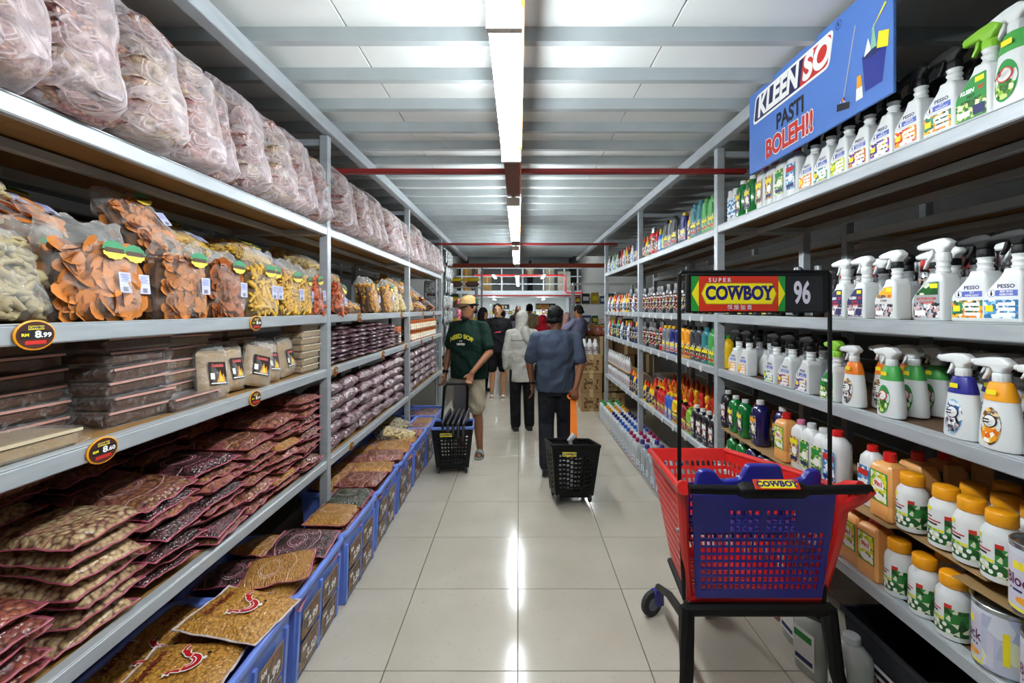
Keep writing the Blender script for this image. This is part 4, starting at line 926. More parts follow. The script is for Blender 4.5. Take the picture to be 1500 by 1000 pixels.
bag_kind('big_orange', .30, .30, .15, 'disc', chip_o, .026, 150, .72, 1, 40, 2)
bag_kind('orange', .225, .29, .14, 'disc', chip_o, .019, 150, .78, 2, 30, 1)
bag_kind('deep', .21, .28, .14, 'disc', chip_d, .022, 120, .80, 3, 24, 1)
bag_kind('yellow', .21, .30, .14, 'stick', chip_y, .021, 190, .72, 4, 30, 2, core='8a6420')
bag_kind('yellow_s', .16, .30, .14, 'stick', chip_y, .021, 150, .72, 5, 20, 1, core='8a6420')
bag_kind('red', .16, .27, .13, 'stick', chip_r, .024, 130, .8, 6, 10, 1, core='6a2c10')
bag_kind('pale', .24, .30, .16, 'puff', chip_p, .026, 130, .82, 7, 0, 0, core='8a7440')
bag_kind('grey', .28, .32, .18, 'puff', chip_g, .032, 110, .8, 8, 0, 0, core='4a4028')
bag_kind('gold', .20, .28, .13, 'puff', mat('gold_puff', 'd99a34', .65, 0, .25, 30, .25), .02, 160, .8, 9, 0, 1, core='7a4a14')
z = LZ[2]+.006; g = 'crisp bags on the second snack shelf'
bag('big_orange', -1.25, 1.345, z, 'large clear bag of round orange crisps with two green stickers', g, (-.10, 0, .10), 1.0)
bag('orange', -1.245, 1.66, z, 'clear bag of small orange crisps with one sticker, beside the large bag', g, (-.04, 0, 0), 1)
bag('deep', -1.25, 1.905, z, 'narrow bag of folded orange crisps with one sticker', g, (-.04, .03, 0), 1)
bag('yellow', -1.25, 2.18, z, 'bag of yellow tube crisps with two stickers', g, (-.03, 0, 0), (1.05, 1, 1.05))
bag('yellow_s', -1.25, 2.43, z, 'slim bag of yellow tube crisps, farther one', g, (-.03, -.04, 0), (1.15, 1, 1))
bag('yellow_s', -1.26, 2.60, z, 'slim bag of yellow tube crisps by the orange one', g, (-.02, -.05, .1), (.85, 1, .95))
bag('red', -1.24, 2.73, z, 'slim bag of reddish orange crisps leaning at the post', g, (-.02, -.18, 0), (.9, 1, 1))
bag('big_orange', -1.47, 1.33, z+.25, 'bag of orange crisps lying tilted on the back pile', g, (-.95, .12, .1), (1.05, 1, .95))
bag('orange', -1.40, 1.28, z, 'orange crisp bag standing behind the large bag', g, (-.05, 0, .1), (1.1, 1, 1.0))
bag('orange', -1.35, 1.70, z+.24, 'orange crisp bag slumped on top of the small crisp bag', g, (-.55, -.22, .05), (1, 1, .9))
bag('orange', -1.42, 1.80, z, 'orange crisp bag standing in the second row', g, (-.05, 0, 0), (1.05, 1, 1))
bag('yellow', -1.46, 2.02, z+.26, 'yellow crisp bag lying on the pile behind', g, (-1.0, .25, 0), 1.05)
bag('yellow', -1.44, 2.10, z, 'yellow crisp bag standing in the second row', g, (-.05, 0, 0), (1.1, 1, 1))
bag('yellow', -1.38, 2.40, z+.23, 'yellow crisp bag sloping towards the post on top', g, (-.95, .3, -.1), 1)
bag('yellow_s', -1.50, 2.36, z+.29, 'yellow crisp bag topmost under the shelf board', g, (-1.2, .2, -.2), .95)
bag('yellow_s', -1.45, 2.42, z, 'slim yellow crisp bag hidden behind the front ones', g, (-.05, 0, 0), 1)
bag('red', -1.42, 2.66, z+.20, 'reddish crisp bag lying at the post end of the pile', g, (-1.0, .1, -.2), (1.3, 1, 1))
bag('grey', -1.27, 1.08, z, 'greyish cracker bag at the picture edge, lowest', g, (-.25, .05, .15), (1, 1, .8))
bag('grey', -1.42, 1.10, z+.17, 'greyish cracker bag at the picture edge, middle of the pile', g, (-.6, .1, 0), (1.05, 1.1, 1))
bag('grey', -1.47, 1.16, z+.34, 'greyish cracker bag at the picture edge, topmost and shiny', g, (-1.1, .08, .1), (1.1, .9, 1))
bag('grey', -1.46, 1.08, z, 'greyish cracker bag standing behind at the picture edge', g, (-.05, 0, .1), 1)
g = 'crisp bags past the first post'
for i, (Y, X, dz, k, r, s, w) in enumerate(((3.05, -1.32, 0, 'pale', (-.9, 0, .1), 1.1, 'pale puff bag, lowest by the first post'), (3.02, -1.36, .13, 'pale', (-1.0, .1, .0), 1.15, 'pale puff bag, middle by the first post'), (3.10, -1.40, .25, 'pale', (-1.1, .1, .1), 1.2, 'pale puff bag, upper by the first post'),
        (3.45, -1.36, .09, 'pale', (-1.0, -.1, .0), 1.15, 'pale puff bag beside the upright golden bag'), (3.50, -1.42, .22, 'gold', (-1.1, 0, .1), (1.5, 1, 1.2), 'golden crisp bag lying on the pale puffs'), (3.48, -1.25, 0, 'gold', (-1.2, .05, .1), (1.4, 1, 1.0), 'golden crisp bag lying at the shelf edge'),
        (3.86, -1.25, 0, 'gold', (-.1, .1, .1), (1.15, 1, 1.05), 'upright golden crisp bag with a sticker'), (4.08, -1.38, 0, 'gold', (-.1, 0, 0), (1.1, 1, 1.15), 'golden crisp bag behind the upright one'), (4.30, -1.26, 0, 'gold', (-.05, 0, 0), (1.1, 1, 1.1), 'tall golden crisp bag'), (4.55, -1.28, 0, 'pale', (-.05, 0, 0), (.9, 1, 1), 'pale puff bag standing before the second post'),
        (2.98, -1.22, 0, 'red', (-.1, .35, .0), (1, 1, .9), 'orange stick bag leaning on the first post'), (4.76, -1.25, 0, 'pale', (-.3, 0, 0), (.8, 1, .7), 'small pale bag at the second post'))):
    bag(k, X, Y, z+dz, w, g, r, s)
g = 'crisp bags past the second post'
for i, (Y, X, dz, k, r, s, w) in enumerate(((5.06, -1.25, 0, 'pale', (-.2, 0, 0), (.9, 1, .8), 'pale bag at the second post'), (5.3, -1.38, .2, 'gold', (-.9, 0, .1), 1.3, 'golden bag lying highest past the second post'), (5.35, -1.33, .0, 'gold', (-.2, 0, 0), 1.1, 'golden bag standing past the second post'), (5.65, -1.30, .12, 'gold', (-.8, .1, 0), 1.3, 'orange golden bag tilted on the pile'),
        (5.72, -1.25, 0, 'gold', (-1.1, 0, 0), 1.4, 'golden bag lying at the edge'), (6.05, -1.27, 0, 'gold', (-1.0, 0, 0), (1.5, 1, 1), 'golden bag lying toward the last post'), (6.3, -1.35, .1, 'deep', (-1.0, 0, 0), 1.3, 'deep orange bag on the lying one'), (6.6, -1.27, 0, 'deep', (-1.0, 0, 0), 1.2, 'deep orange bag by the last post'))):
    bag(k, X, Y, z+dz, w, g, r, s)
# --- brown tray packs on the third shelf
def tray_mat(name, a, b):
    t = NT(name); co = t.coord((1, 1, 1), True)
    c = t.mix(t.noise(co, 30, 5, 1), lin(a), lin(b)); oi = t.n('ObjectInfo'); c = t.mix(t.math('MULTIPLY', oi.outputs['Random'], .4), c, (.02, .012, .008, 1))
    t.l(c, t.b.inputs['Base Color']); t.set(Roughness=.4); t.b.inputs['Coat Weight'].default_value = .6; t.bump(t.noise(co, 40, 4, 2), .4); return t.m
tan_f = tray_mat('tan_filler', '9a7a58', '6a4c34'); brown_f = tray_mat('brown_filler', '6a4a38', '3c261c'); beige_f = tray_mat('beige_filler', 'c8ac84', 'a08460')
shine = film('crinkled_wrap', 'ffffff', .0, .22, .30, 26, .06)
def tray_pack(key, L, Wd, H, m, trim):
    b = MB().cbox((-L/2, -Wd/2, 0), (L/2, Wd/2, H), .010)
    f = MB(); e = .004
    rs = []
    for x, s in ((-L/2-.028, .35), (-L/2-.006, 1.0), (L/2+.006, 1.0), (L/2+.028, .35)): rs.append([(x, y*(Wd/2+e), H/2+zz*(H/2+e)*(s if s < 1 else 1)) for y, zz in ((-1, -1), (1, -1), (1, 1), (-1, 1))])
    f.rings(rs)
    t = MB().box((-L/2, -Wd/2-.005, H*.86), (L/2, -Wd/2-.001, H*1.03))
    KIND[key] = [('tray_pack', b.make('tray_pack', m, 30), None), ('wrap', f.make('wrap', shine), 0), ('seam', t.make('seam', trim), 0)]
sm = mat('pinkish_seam', 'c8988c', .4)
tray_pack('tray_brown', .24, .16, .042, brown_f, sm); tray_pack('tray_tan', .22, .15, .040, tan_f, sm); tray_pack('tray_beige', .24, .15, .045, beige_f, mat('beige_seam', 'd8c8a8', .4))
z = LZ[1]+.006
def pile(kind, X, Y, z, n, dz, what, where, cat, group, rz=PI/2, jx=.008, tilt=.02, sc=1, ja=.06):
    for i in range(n):
        nm = ('lowest' if i == 0 else 'topmost' if i == n-1 else ORD[i]+' from below') if n > 1 else 'lying alone'
        place(kind, X+RNG.uniform(-jx, jx), Y+RNG.uniform(-jx, jx), z+dz*i, 0, '%s, %s, %s' % (what, nm, where), cat, group, (RNG.uniform(-tilt, tilt), RNG.uniform(-tilt, tilt), rz+RNG.uniform(-ja, ja)), sc)
g = 'wrapped brown tray packs'
pile('tray_brown', -1.46, 1.27, z, 6, .048, 'dark brown tray pack', 'tall pile behind the front tray', 'snack pack', g)
pile('tray_brown', -1.34, 1.53, z, 6, .047, 'brown tray pack', 'pile under the orange crisps', 'snack pack', g, jx=.012)
pile('tray_tan', -1.38, 1.80, z, 6, .045, 'tan tray pack', 'pile behind the yellow-topped tray', 'snack pack', g, jx=.012)
pile('tray_tan', -1.48, 2.05, z, 6, .045, 'dull tan tray pack', 'shaded pile behind the upright packs', 'snack pack', g)
pile('tray_tan', -1.48, 2.32, z, 6, .045, 'dull tan tray pack', 'second shaded pile behind the upright packs', 'snack pack', g)
pile('tray_brown', -1.58, 1.04, z, 6, .047, 'dark brown tray pack', 'pile at the picture edge', 'snack pack', g)
pile('tray_beige', -1.275, 1.13, z, 1, .05, 'beige tray pack with shiny wrap', 'front of the third snack shelf', 'snack pack', g, ja=.02)
pile('tray_brown', -1.30, 1.98-.24, z, 1, .05, 'brown tray pack with yellow print on top', 'shelf edge before the upright packs', 'snack pack', g)
pile('tray_beige', -1.29, 2.70, z, 7, .040, 'clear beige tray pack', 'pile beside the first post', 'snack pack', g, sc=.85)
# upright tan packs with dark labels
q = pillow(.15, .205, .06, 10, 12, 77, .003, .06, .03, 4, 0, False)
slabm = q.make('upright_pack', beige_f, 50); qf = pillow(.165, .235, .07, 12, 12, 78, .006, .14, .02, 4, 0, False).make('wrap', clear, 60)
l = MB(); y = -.034
l.rect(-.045, .05, .045, .15, y, 0); l.poly([(-.01, .062), (.036, .062), (.028, .1), (.02, .085), (.012, .115), (.0, .08)], y-.0006, 1); l.poly([(.004, .064), (.026, .064), (.014, .098)], y-.001, 2)
l.mesh_in(text('Cuttlefish', .018, .05, .2, .9), T(0, y-.001, .134), 3); l.rect(-.040, .075, -.018, .102, y-.0006, 4); l.rect(-.040, .055, .04, .060, y-.0006, 4)
lab_ = l.make('label', [mat('dark_brown_label', '2a1a16', .4), ink_o, ink_y, mat('pinkish_red_print', 'd8605a', .5), ink_w])
KIND['upright'] = [('upright_pack', slabm, None), ('label', lab_, 0), ('wrap', qf, 0)]
for i, (Y, X, rx, ry, w) in enumerate(((1.865, -1.25, -.22, .10, 'standing first'), (2.03, -1.27, -.2, .05, 'standing second, half hidden'), (2.14, -1.24, -.25, .30, 'slipped sideways in the middle'), (2.30, -1.25, -.25, .14, 'standing fourth'), (2.48, -1.26, -.15, -.03, 'standing last by the beige pile'))):
    e = (Matrix.Rotation(PI/2+(-.15, 0, -.35, 0, .05)[i], 4, 'Z') @ Matrix.Rotation(rx, 4, 'X') @ Matrix.Rotation(ry, 4, 'Y')).to_euler()
    place('upright', X, Y, z+.004, 0, 'tan snack pack with dark fiery label, '+w, 'snack pack', 'upright packs with dark labels', e, .95)
# --- flat pouches with pink printed edges
pinktrim = mat('pink_pouch_edge', 'b87480', .2, 0, .3, 30, .2, coat=1); redline = mat('red_seam_line', 'b4586a', .35)
paletrim = mat('milk_pouch_edge', 'd8d4d4', .25, 0, .06, 30, .2, coat=1)
def pouch(key, m, W_=.235, Dp=.29, H=.056, seed=0, trim=None, line=None, extra=None):
    GR = lambda i, n: -1. if i == 0 else 1. if i == n else -.955+1.91*(i-1)/(n-2)
    nu, nv = 14, 16; r = random.Random(seed); o3 = Vector((r.random()*40, r.random()*40, r.random()*9)); vs = []; fs = []; ms = []
    for s in (1, -1):
        for j in range(nv+1):
            for i in range(nu+1):
                u = GR(i, nu); v = GR(j, nv); e = max(0., 1-abs(u/.955)**6)*max(0., 1-abs(v/.955)**6)
                nz = noise.noise(Vector((u*2.2, v*2.2, s))+o3)
                flat = .006*noise.noise(Vector((u*3, v*3, 5))+o3)*(1-e)
                zz = H/2+s*H/2*(e**.45*(.92+.16*nz))+flat*(1.4 if max(abs(u), abs(v)) > .9 else .6)
                vs.append((W_/2*u*(1+.015*nz), Dp/2*v*(1+.015*nz), zz))
    n = (nu+1)*(nv+1)
    for k in (0, 1):
        for j in range(nv):
            for i in range(nu):
                a = k*n+j*(nu+1)+i; fs.append((a, a+1, a+nu+2, a+nu+1)); ms.append(1 if i in (0, nu-1) or j in (0, nv-1) else 0)
    b = MB().add(vs, fs, ms)
    L = MB(); rim = [(0, j) for j in range(nv+1)]+[(i, nv) for i in range(1, nu+1)]+[(nu, j) for j in range(nv-1, -1, -1)]+[(i, 0) for i in range(nu-1, -1, -1)]
    L.tube([vs[j*(nu+1)+i] for i, j in rim], .0022, 4)
    parts = [('snack_pouch', b.make('snack_pouch', [m, trim or pinktrim], 70, True), None), ('seam', L.make('seam', line or redline, 60), 0)]
    if extra: parts += [('lettering', extra[0], 0), ('printed_logo', extra[1], 0)]
    KIND[key] = parts
mP = {'pea': peas('chickpeas', '5a3428', 'e4cc9c', 'd4b480', 64, 'b0566a', .8, '8a3e50', .10), 'nut': peas('peanuts', '3a1a14', 'b86a42', '984c34', 66, 'e0b0b8', .9, '9a4a58', .26), 'mix': peas('mixed_nuts', '3a2018', 'b88450', '94583a', 66, 'e4b8c0', .9, 'a86070', .34),
      'gold': peas('golden_noodles', '8a5a1c', 'dca84a', 'cc8e34', 70, 'e8c8b8', .7, 'b0604c', .14, (1, 2.6, 1)), 'dark': peas('dark_seeds', '160c0c', '4a2a24', '2e1a18', 120, 'd8a8b0', 1, '9a5060', .34), 'green': peas('green_beans', '1a2414', '4a5a34', '34422a', 110, 'b8b0a4', 1, '7a4a54', .18), 'rose': peas('rose_tan_snacks', '4a2620', 'bc8058', 'a0603e', 62, 'ecc4c4', .9, 'b87480', .34)}
for i, k in enumerate(mP): pouch('pouch_'+k, mP[k], seed=i)
pouch('pouch_pea_b', mP['pea'], seed=21, H=.056); pouch('pouch_rose_b', mP['rose'], seed=22, H=.045); pouch('pouch_mix_b', mP['mix'], seed=23)
z = LZ[0]+.006; g = 'flat snack pouches on the lowest snack shelf'
def pp(kinds, X, Y, n, dz, what, where, g=g, jx=.016, z0=None, tilt=.075, ja=.13, rz=PI/2):
    zz = (z if z0 is None else z0)
    for i in range(n):
        nm = ('lowest' if i == 0 else 'topmost' if i == n-1 else ORD[i]+' from below')
        k = kinds[i % len(kinds)]
        place('pouch_'+k, X+RNG.uniform(-jx, jx), Y+RNG.uniform(-jx, jx), zz+dz*i, 0, '%s, %s, %s' % (what, nm, where), 'snack pouch', g, (RNG.uniform(-tilt, tilt), RNG.uniform(-tilt, tilt), rz+RNG.uniform(-ja, ja)))
pp(['nut'], -1.345, 1.05, 5, .042, 'pouch of peanuts with pink edge', 'pile at the picture edge')
pp(['pea', 'pea_b'], -1.335, 1.335, 7, .044, 'pouch of pale chickpeas', 'chickpea pile')
pp(['nut', 'mix'], -1.60, 1.06, 8, .042, 'brown nut pouch', 'shaded pile behind the peanuts')
pp(['mix', 'pea'], -1.63, 1.34, 10, .041, 'brown pea pouch', 'shaded pile behind the chickpeas')
pp(['dark', 'mix'], -1.335, 1.60, 8, .038, 'pouch of dark seeds with rose edge', 'pile after the chickpeas')
pp(['mix', 'dark', 'rose'], -1.335, 1.86, 8, .039, 'rose-edged nut pouch', 'fourth pile from the picture edge')
pp(['mix', 'mix_b'], -1.335, 2.11, 8, .041, 'nut pouch in glossy rose wrap', 'fifth pile from the picture edge')
pp(['rose', 'gold', 'mix_b', 'rose_b'], -1.335, 2.36, 9, .041, 'tan snack pouch in rose wrap', 'sixth pile from the picture edge')
pp(['rose', 'mix'], -1.335, 2.62, 11, .038, 'rose tan snack pouch', 'pile beside the first post')
pp(['mix', 'dark'], -1.63, 1.62, 9, .042, 'dark nut pouch', 'third shaded pile at the back')
pp(['dark', 'mix'], -1.63, 1.90, 9, .042, 'dark nut pouch', 'fourth shaded pile at the back')
pp(['mix'], -1.63, 2.20, 10, .041, 'nut pouch', 'fifth shaded pile at the back')
pp(['rose', 'mix'], -1.63, 2.52, 11, .041, 'rose nut pouch', 'last shaded pile at the back')
# --- middle bay: small maroon packets, wrapped bundles; far bay: jars
def packet(key, m, W_, D, H, seed, name): 
    q = pillow(W_, D, H, 10, 8, seed, .004, .12, .03, 3.5, 0, False)
    me = q.make(name, m, 60); me.transform(Matrix.Rotation(-PI/2, 4, 'X') @ Matrix.Translation((0, 0, -D/2))); me.transform(Matrix.Translation((0, 0, H/2))); KIND[key] = [(name, me, None)]
wrapm = peas('maroon_wrap', '1e1014', '6a3440', '86525f', 50, None, 1, 'b498a0', .25); wrapm2 = peas('silver_maroon_wrap', '2a161a', '7a4450', '946c78', 38, None, 1, 'c8b4ba', .28)
packet('packet', wrapm, .20, .17, .034, 5, 'snack_packet'); packet('packet_b', wrapm2, .20, .17, .034, 6, 'snack_packet'); packet('bundle', wrapm2, .33, .16, .092, 8, 'wrapped_bundle'); packet('bundle_b', wrapm, .33, .16, .092, 9, 'wrapped_bundle')
z = LZ[1]+.006
for c_ in range(9):
    pile(('packet', 'packet_b')[c_ % 2], -1.29, 2.97+.205*c_, z, (7, 8, 7, 8, 8, 8, 7, 7, 5)[c_], .031, 'maroon snack packet', '%s pile past the first post' % ORD[c_], 'snack packet', 'maroon packets on the third shelf past the first post', jx=.012, tilt=.05)
z = LZ[0]+.006
for c_ in range(6):
    pile(('bundle_b', 'bundle')[c_ % 2], -1.28, 3.02+.315*c_, z, (5, 5, 5, 5, 5, 6)[c_], .088, 'glossy maroon wrapped bundle', '%s pile past the first post' % ORD[c_], 'bundle', 'wrapped bundles past the first post', jx=.014, tilt=.04)
for c_ in range(5):
    pile(('bundle', 'bundle_b')[c_ % 2], -1.28, 5.14+.35*c_, z, 5, .088, 'glossy maroon wrapped bundle', '%s pile past the second post' % ORD[c_], 'bundle', 'wrapped bundles past the second post', jx=.014, tilt=.04)
z = LZ[1]+.006
pot('spread_jar', mat('orange_spread', 'c8743c', .3, coat=.6), mat('orange_brown_lid', 'b85a1c', .4), r=.042, h=.115, name='spread_jar', lab=mosaic('print_jar', ['f0e8d0', 'e8d8b0', 'd89a4a', 'f4f0e4'], 70))
for t in range(2):
    if t: o = bx('cardboard_sheet', (-1.42, 5.2, z+.117), (-1.20, 6.75, z+.120), card); tag(o, 'cardboard sheet between the two tiers of orange spread jars', 'cardboard')
    for i in range(14): place('spread_jar', -1.255, 5.25+.107*i, z+.121*t, RNG.uniform(1.2, 1.9), 'orange spread jar with brown lid, %s of the %s tier' % (ORD[i], ('lower', 'upper')[t]), 'jar', 'spread jars past the second post')
for i in range(3): place('spread_jar', -1.30, 4.55+.1*i, z, 1.5, 'orange spread jar, %s before the second post' % ORD[i], 'jar', 'spread jars before the second post', sc=1.6)
# --- price badges
for Y, zl, txt, r, w in ((1.105, 2, '8.99', .046, 'under the large orange crisp bag'), (2.035, 2, '8.90', .042, 'under the yellow crisps'), (1.285, 1, '8.60', .046, 'under the tray packs'), (2.03, 1, '8.60', .042, 'under the upright packs'), (3.36, 2, '7.90', .042, 'under the lying golden bag'), (4.58, 2, '6.50', .042, 'before the second post on the crisp shelf'),
        (3.95, 1, '5.90', .042, 'under the maroon packets'), (4.75, 1, '4.90', .042, 'before the second post under the packets'), (2.92, 1, '5.50', .036, 'at the first post'), (5.6, 2, '6.90', .042, 'past the second post on the crisp shelf'), (6.3, 2, '7.20', .042, 'near the last post on the crisp shelf'), (5.5, 1, '3.90', .042, 'under the spread jars'), (3.2, 0, '2.90', .036, 'under the first bundles'), (6.2, 1, '4.20', .042, 'near the last post under the jars')):
    price_tag(XL+.004+.002, Y, LZ[zl]-.024, -1, r, txt, 'oval amber price badge on the shelf rail, '+w, 'amber price badges on the snack rails')
# ---------------------------------------------------------------- blue bins with pouches
def bin_kind(key='bin', D=.50):
    Wd, H = .52, .40     # x along the aisle, y depth, front -y
    def ring(f, z, g=0): return [(sx*(Wd/2*f+g), sy*(D/2*f+g), z) for sx, sy in ((-1, -1), (1, -1), (1, 1), (-1, 1))]
    b = MB(); b.rings([ring(.90, 0), ring(.90, .004), ring(.985, H-.05), ring(1.0, H-.012), ring(.975, H-.012), ring(.96, H-.05), ring(.885, .012)])
    rim = MB()
    out = rpoly([(p[0], p[1]) for p in ring(1.0, 0, .018)], .05, 4); inn = rpoly([(p[0], p[1]) for p in ring(.985, 0, -.004)], .04, 4)
    rim.mesh_in(slab([out, inn[::-1]], .03, .008, 1, Matrix.Translation((0, 0, H-.006))))
    rbs = []
    def fy(z): return -D/2*(.90+.085*z/(H-.05))
    for x in (-.235, -.01, .215):
        rb = MB(); rbs.append(rb); rb.add([(x, fy(.01), .01), (x+.02, fy(.01), .01), (x+.02, fy(.33)-.0, .33), (x, fy(.33), .33), (x, fy(.01)-.012, .01), (x+.02, fy(.01)-.012, .01), (x+.02, fy(.33)-.012, .33), (x, fy(.33)-.012, .33)], [(4, 5, 6, 7), (0, 1, 5, 4), (1, 2, 6, 5), (2, 3, 7, 6), (3, 0, 4, 7)])
    fl = []
    fm = [mosaic('flyer_food', ['5a3c20', '8a5c30', '3a2814', '6a4a28', '7a3a20', '4a3018'], 45), ink_w, ink_k, mat('flyer_gold_edge', 'c8a040', .5)]
    for i, (x, z, t) in enumerate(((-.115, .245, '2.99'), (.10, .245, '1.99'), (-.115, .10, '3.50'), (.10, .10, '2.50'))):
        l = MB(); w, h = .088, .062
        l.add([(x-w, fy(z-h)-.016, z-h), (x+w, fy(z-h)-.016, z-h), (x+w, fy(z+h)-.016, z+h), (x-w, fy(z+h)-.016, z+h)], [(0, 1, 2, 3)], 3)
        l.add([(x-w+.005, fy(z-h)-.0165, z-h+.005), (x+w-.005, fy(z-h)-.0165, z-h+.005), (x+w-.005, fy(z+h)-.0165, z+h-.005), (x-w+.005, fy(z+h)-.0165, z+h-.005)], [(0, 1, 2, 3)], 0)
        me = text(t, .058, .05); l.add([(v.co.x+x+.015, fy(v.co.z+z-.02)-.0172, v.co.z+z-.02) for v in me.vertices], [list(p.vertices) for p in me.polygons], 1)
        me = text('RM', .03, .05); l.add([(v.co.x+x-.055, fy(v.co.z+z+.03)-.0172, v.co.z+z+.03) for v in me.vertices], [list(p.vertices) for p in me.polygons], 1)
        fl.append(('price_flyer', l.make('price_flyer', fm), 0))
    KIND[key] = [('storage_bin', b.make('storage_bin', blue, 30), None), ('rim', rim.make('rim', blue, 50, True), 0), *[('rib', rb.make('rib', blue), 0) for rb in rbs]]+fl
bin_kind(); bin_kind('narrow_bin', .215)
# printed pouch with a red rooster
def rooster():
    l = MB(); z = .0625
    def P(pts, m, dz=0): l.add([(x, y, z+dz) for x, y in pts], [tuple(range(len(pts)))], m)
    def arc(cx, cy, r0, r1, a0, a1, m, dz, n=14):
        o = [(cx+r0*math.cos(a0+(a1-a0)*i/n), cy+r0*math.sin(a0+(a1-a0)*i/n), z+dz) for i in range(n+1)]
        w = [(cx+r1*math.cos(a0+(a1-a0)*i/n), cy+r1*math.sin(a0+(a1-a0)*i/n), z+dz) for i in range(n+1)]
        l.add(o+w, [(i, i+1, n+2+i, n+1+i) for i in range(n)], m)
    arc(0, -.01, .010, .034, PI, 2*PI, 1, 0); arc(0, -.01, .013, .031, PI+.05, 2*PI-.05, 0, .0006)            # body bowl
    arc(.0, -.01, .018, .0205, PI+.3, 2*PI-.3, 1, .0012)
    arc(.045, -.010, .012, .029, PI*.45, PI*1.0, 1, 0); arc(.045, -.010, .0145, .0265, PI*.47, PI*.98, 0, .0006)     # tail
    arc(.052, -.004, .020, .030, PI*.3, PI*.75, 1, .0002); arc(.052, -.004, .022, .028, PI*.3, PI*.73, 0, .0008)
    P([(-.036, -.012), (-.036, .010), (-.046, .006), (-.043, .016), (-.052, .019), (-.040, .024), (-.032, .020), (-.026, .010), (-.022, -.008)], 1); P([(-.034, -.010), (-.033, .009), (-.042, .012), (-.038, .021), (-.031, .017), (-.027, .008), (-.024, -.008)], 0, .0006)
    l.v = [(x*1.35, y*1.35-.005, w) for x, y, w in l.v]
    l2 = MB(); l2.mesh_in(text('Kari Murni', .034, .04, 0, 1), Matrix.Translation((-.01, .088, z)) @ Matrix.Rotation(-PI/2, 4, 'X'), 0)
    l.add([(.02+.008*math.cos(t), -.065+.006*math.sin(t), z) for t in [2*PI*k/12 for k in range(12)]], [tuple(range(12))], 1)
    l.add([(.045+.006*math.cos(t), -.068+.007*math.sin(t), z) for t in [2*PI*k/12 for k in range(12)]], [tuple(range(12))], 3)
    return l2.make('lettering', mat('maroon_lettering', '6a1a14', .5)), l.make('print', [mat('rooster_red', 'c01818', .4), ink_w, mat('maroon_lettering', '6a1a14', .5), ink_k])
pouch('pouch_rooster', peas('orange_puffed_grains', '8a5a1c', 'e4ac4a', 'd08c2c', 95, None, .8, 'e0b070', .10), .29, .33, .056, 31, paletrim, mat('pale_seam_line', 'c8b4b8', .4), rooster())
BY = [1.085, 1.635, 2.185, 2.735, 3.285, 3.835, 4.385, 4.935, 5.485]
BIN_C = [['rooster'], ['rooster', 'gold'], ['gold', 'dark', 'gold'], ['green', 'gold', 'green', 'rose'], ['gold', 'gold', 'rose'], ['gold', 'rose'], ['rose', 'gold'], ['gold', 'rose'], ['dark', 'rose']]
for i, Y in enumerate(BY):
    nb = i in (3, 7)
    place('narrow_bin' if nb else 'bin', -1.0575 if nb else -1.20, Y, 0, PI/2+RNG.uniform(-.012, .012), 'blue plastic bin of snack pouches with price flyers, %s from the camera' % ORD[i], 'bin', 'blue bins along the snack rack')
    if i == 0: continue
    nX = -1.11; where = 'in the %s blue bin' % ORD[i]; gg = 'pouches in the blue bins'
    f = [0, .34, .37, .37, .37, .36, .32, .30, .30][i]
    def lay(kind, X, Yo, zz, rot, label): place('pouch_'+kind, X, Y+Yo, zz, 0, label, 'snack pouch', gg, rot)
    ks = BIN_C[i]
    if i == 1:
        for j, (X, Yo, zz, rt) in enumerate(((-1.15, -.09, .365, (.02, .05, PI/2+.12)), (-1.10, .16, .40, (.10, .05, PI/2-.10)), (-1.34, .0, .33, (.1, 0, PI/2+.2)), (-1.30, .2, .33, (.2, .05, PI/2)))):
            lay('rooster', X, Yo, zz, rt, 'milky pouch of orange grains with a red rooster, %s' % ('lying flat in its bin', 'propped highest with lettering in full view', 'shaded behind the flat one', 'at the back of its bin')[j])
        continue
    n = 8
    for j in range(n):
        r_, c_ = j % 2, j//2
        k = ks[j % len(ks)]
        w = {'gold': 'golden snack', 'dark': 'dark seed', 'green': 'dark green bean', 'rose': 'rose-wrapped nut', 'rooster': 'rooster'}[k]
        lay(k, -1.075 if nb else -1.10-.03*(c_ % 2)-.16*(c_ == 3), (-.12 if r_ else .12)+.02*(c_-1), f-.05+.044*min(c_, 2)-(.03 if c_ == 3 else 0), (RNG.uniform(-.10, .10), RNG.uniform(-.10, .12), (0 if nb else PI/2)+RNG.uniform(-.3, .3)*(.3 if nb else 1)), '%s pouch, %s, %s' % (w, ('lowest', 'second layer', 'top layer', 'rear')[c_]+(' farther' if r_ == 0 else ' nearer'), where))
bag('pale', -1.02, 4.40, .36, 'clear bag of pale dried crisps slumped across a blue bin', 'dried crisp bags on the bins', (-1.3, .1, .3), (1.3, 1, 1.2))
bag('grey', -1.15, 4.62, .38, 'clear bag of greyish crackers lying across a blue bin', 'dried crisp bags on the bins', (-1.25, 0, -.2), 1.0)
# ---------------------------------------------------------------- COWBOY lettering and signs
def cowboy(q, size, M, m, sx=.95):
    """bold slab-serif word: heavy letters with serifs on W, B and Y"""
    me = text('COWBOY', size, .045, 0, sx); q.mesh_in(me, M, m)
    xs = [v.co.x for v in me.vertices]; zs = [v.co.z for v in me.vertices]; x0, x1, z0, z1 = min(xs), max(xs), min(zs), max(zs); L = x1-x0; h = z1-z0
    t = h*.13
    for a, b, zz in ((.345, .42, z1), (.445, .50, z1), (.535, .60, z1), (.585, .64, z1), (.585, .64, z0), (.82, .90, z1), (.93, 1.01, z1), (.88, .955, z0)):
        za = zz-t if zz == z1 else zz
        q.add([M @ Vector((x0+L*a, -.00005, za)), M @ Vector((x0+L*b, -.00005, za)), M @ Vector((x0+L*b, -.00005, za+t)), M @ Vector((x0+L*a, -.00005, za+t))], [(0, 1, 2, 3)], m)
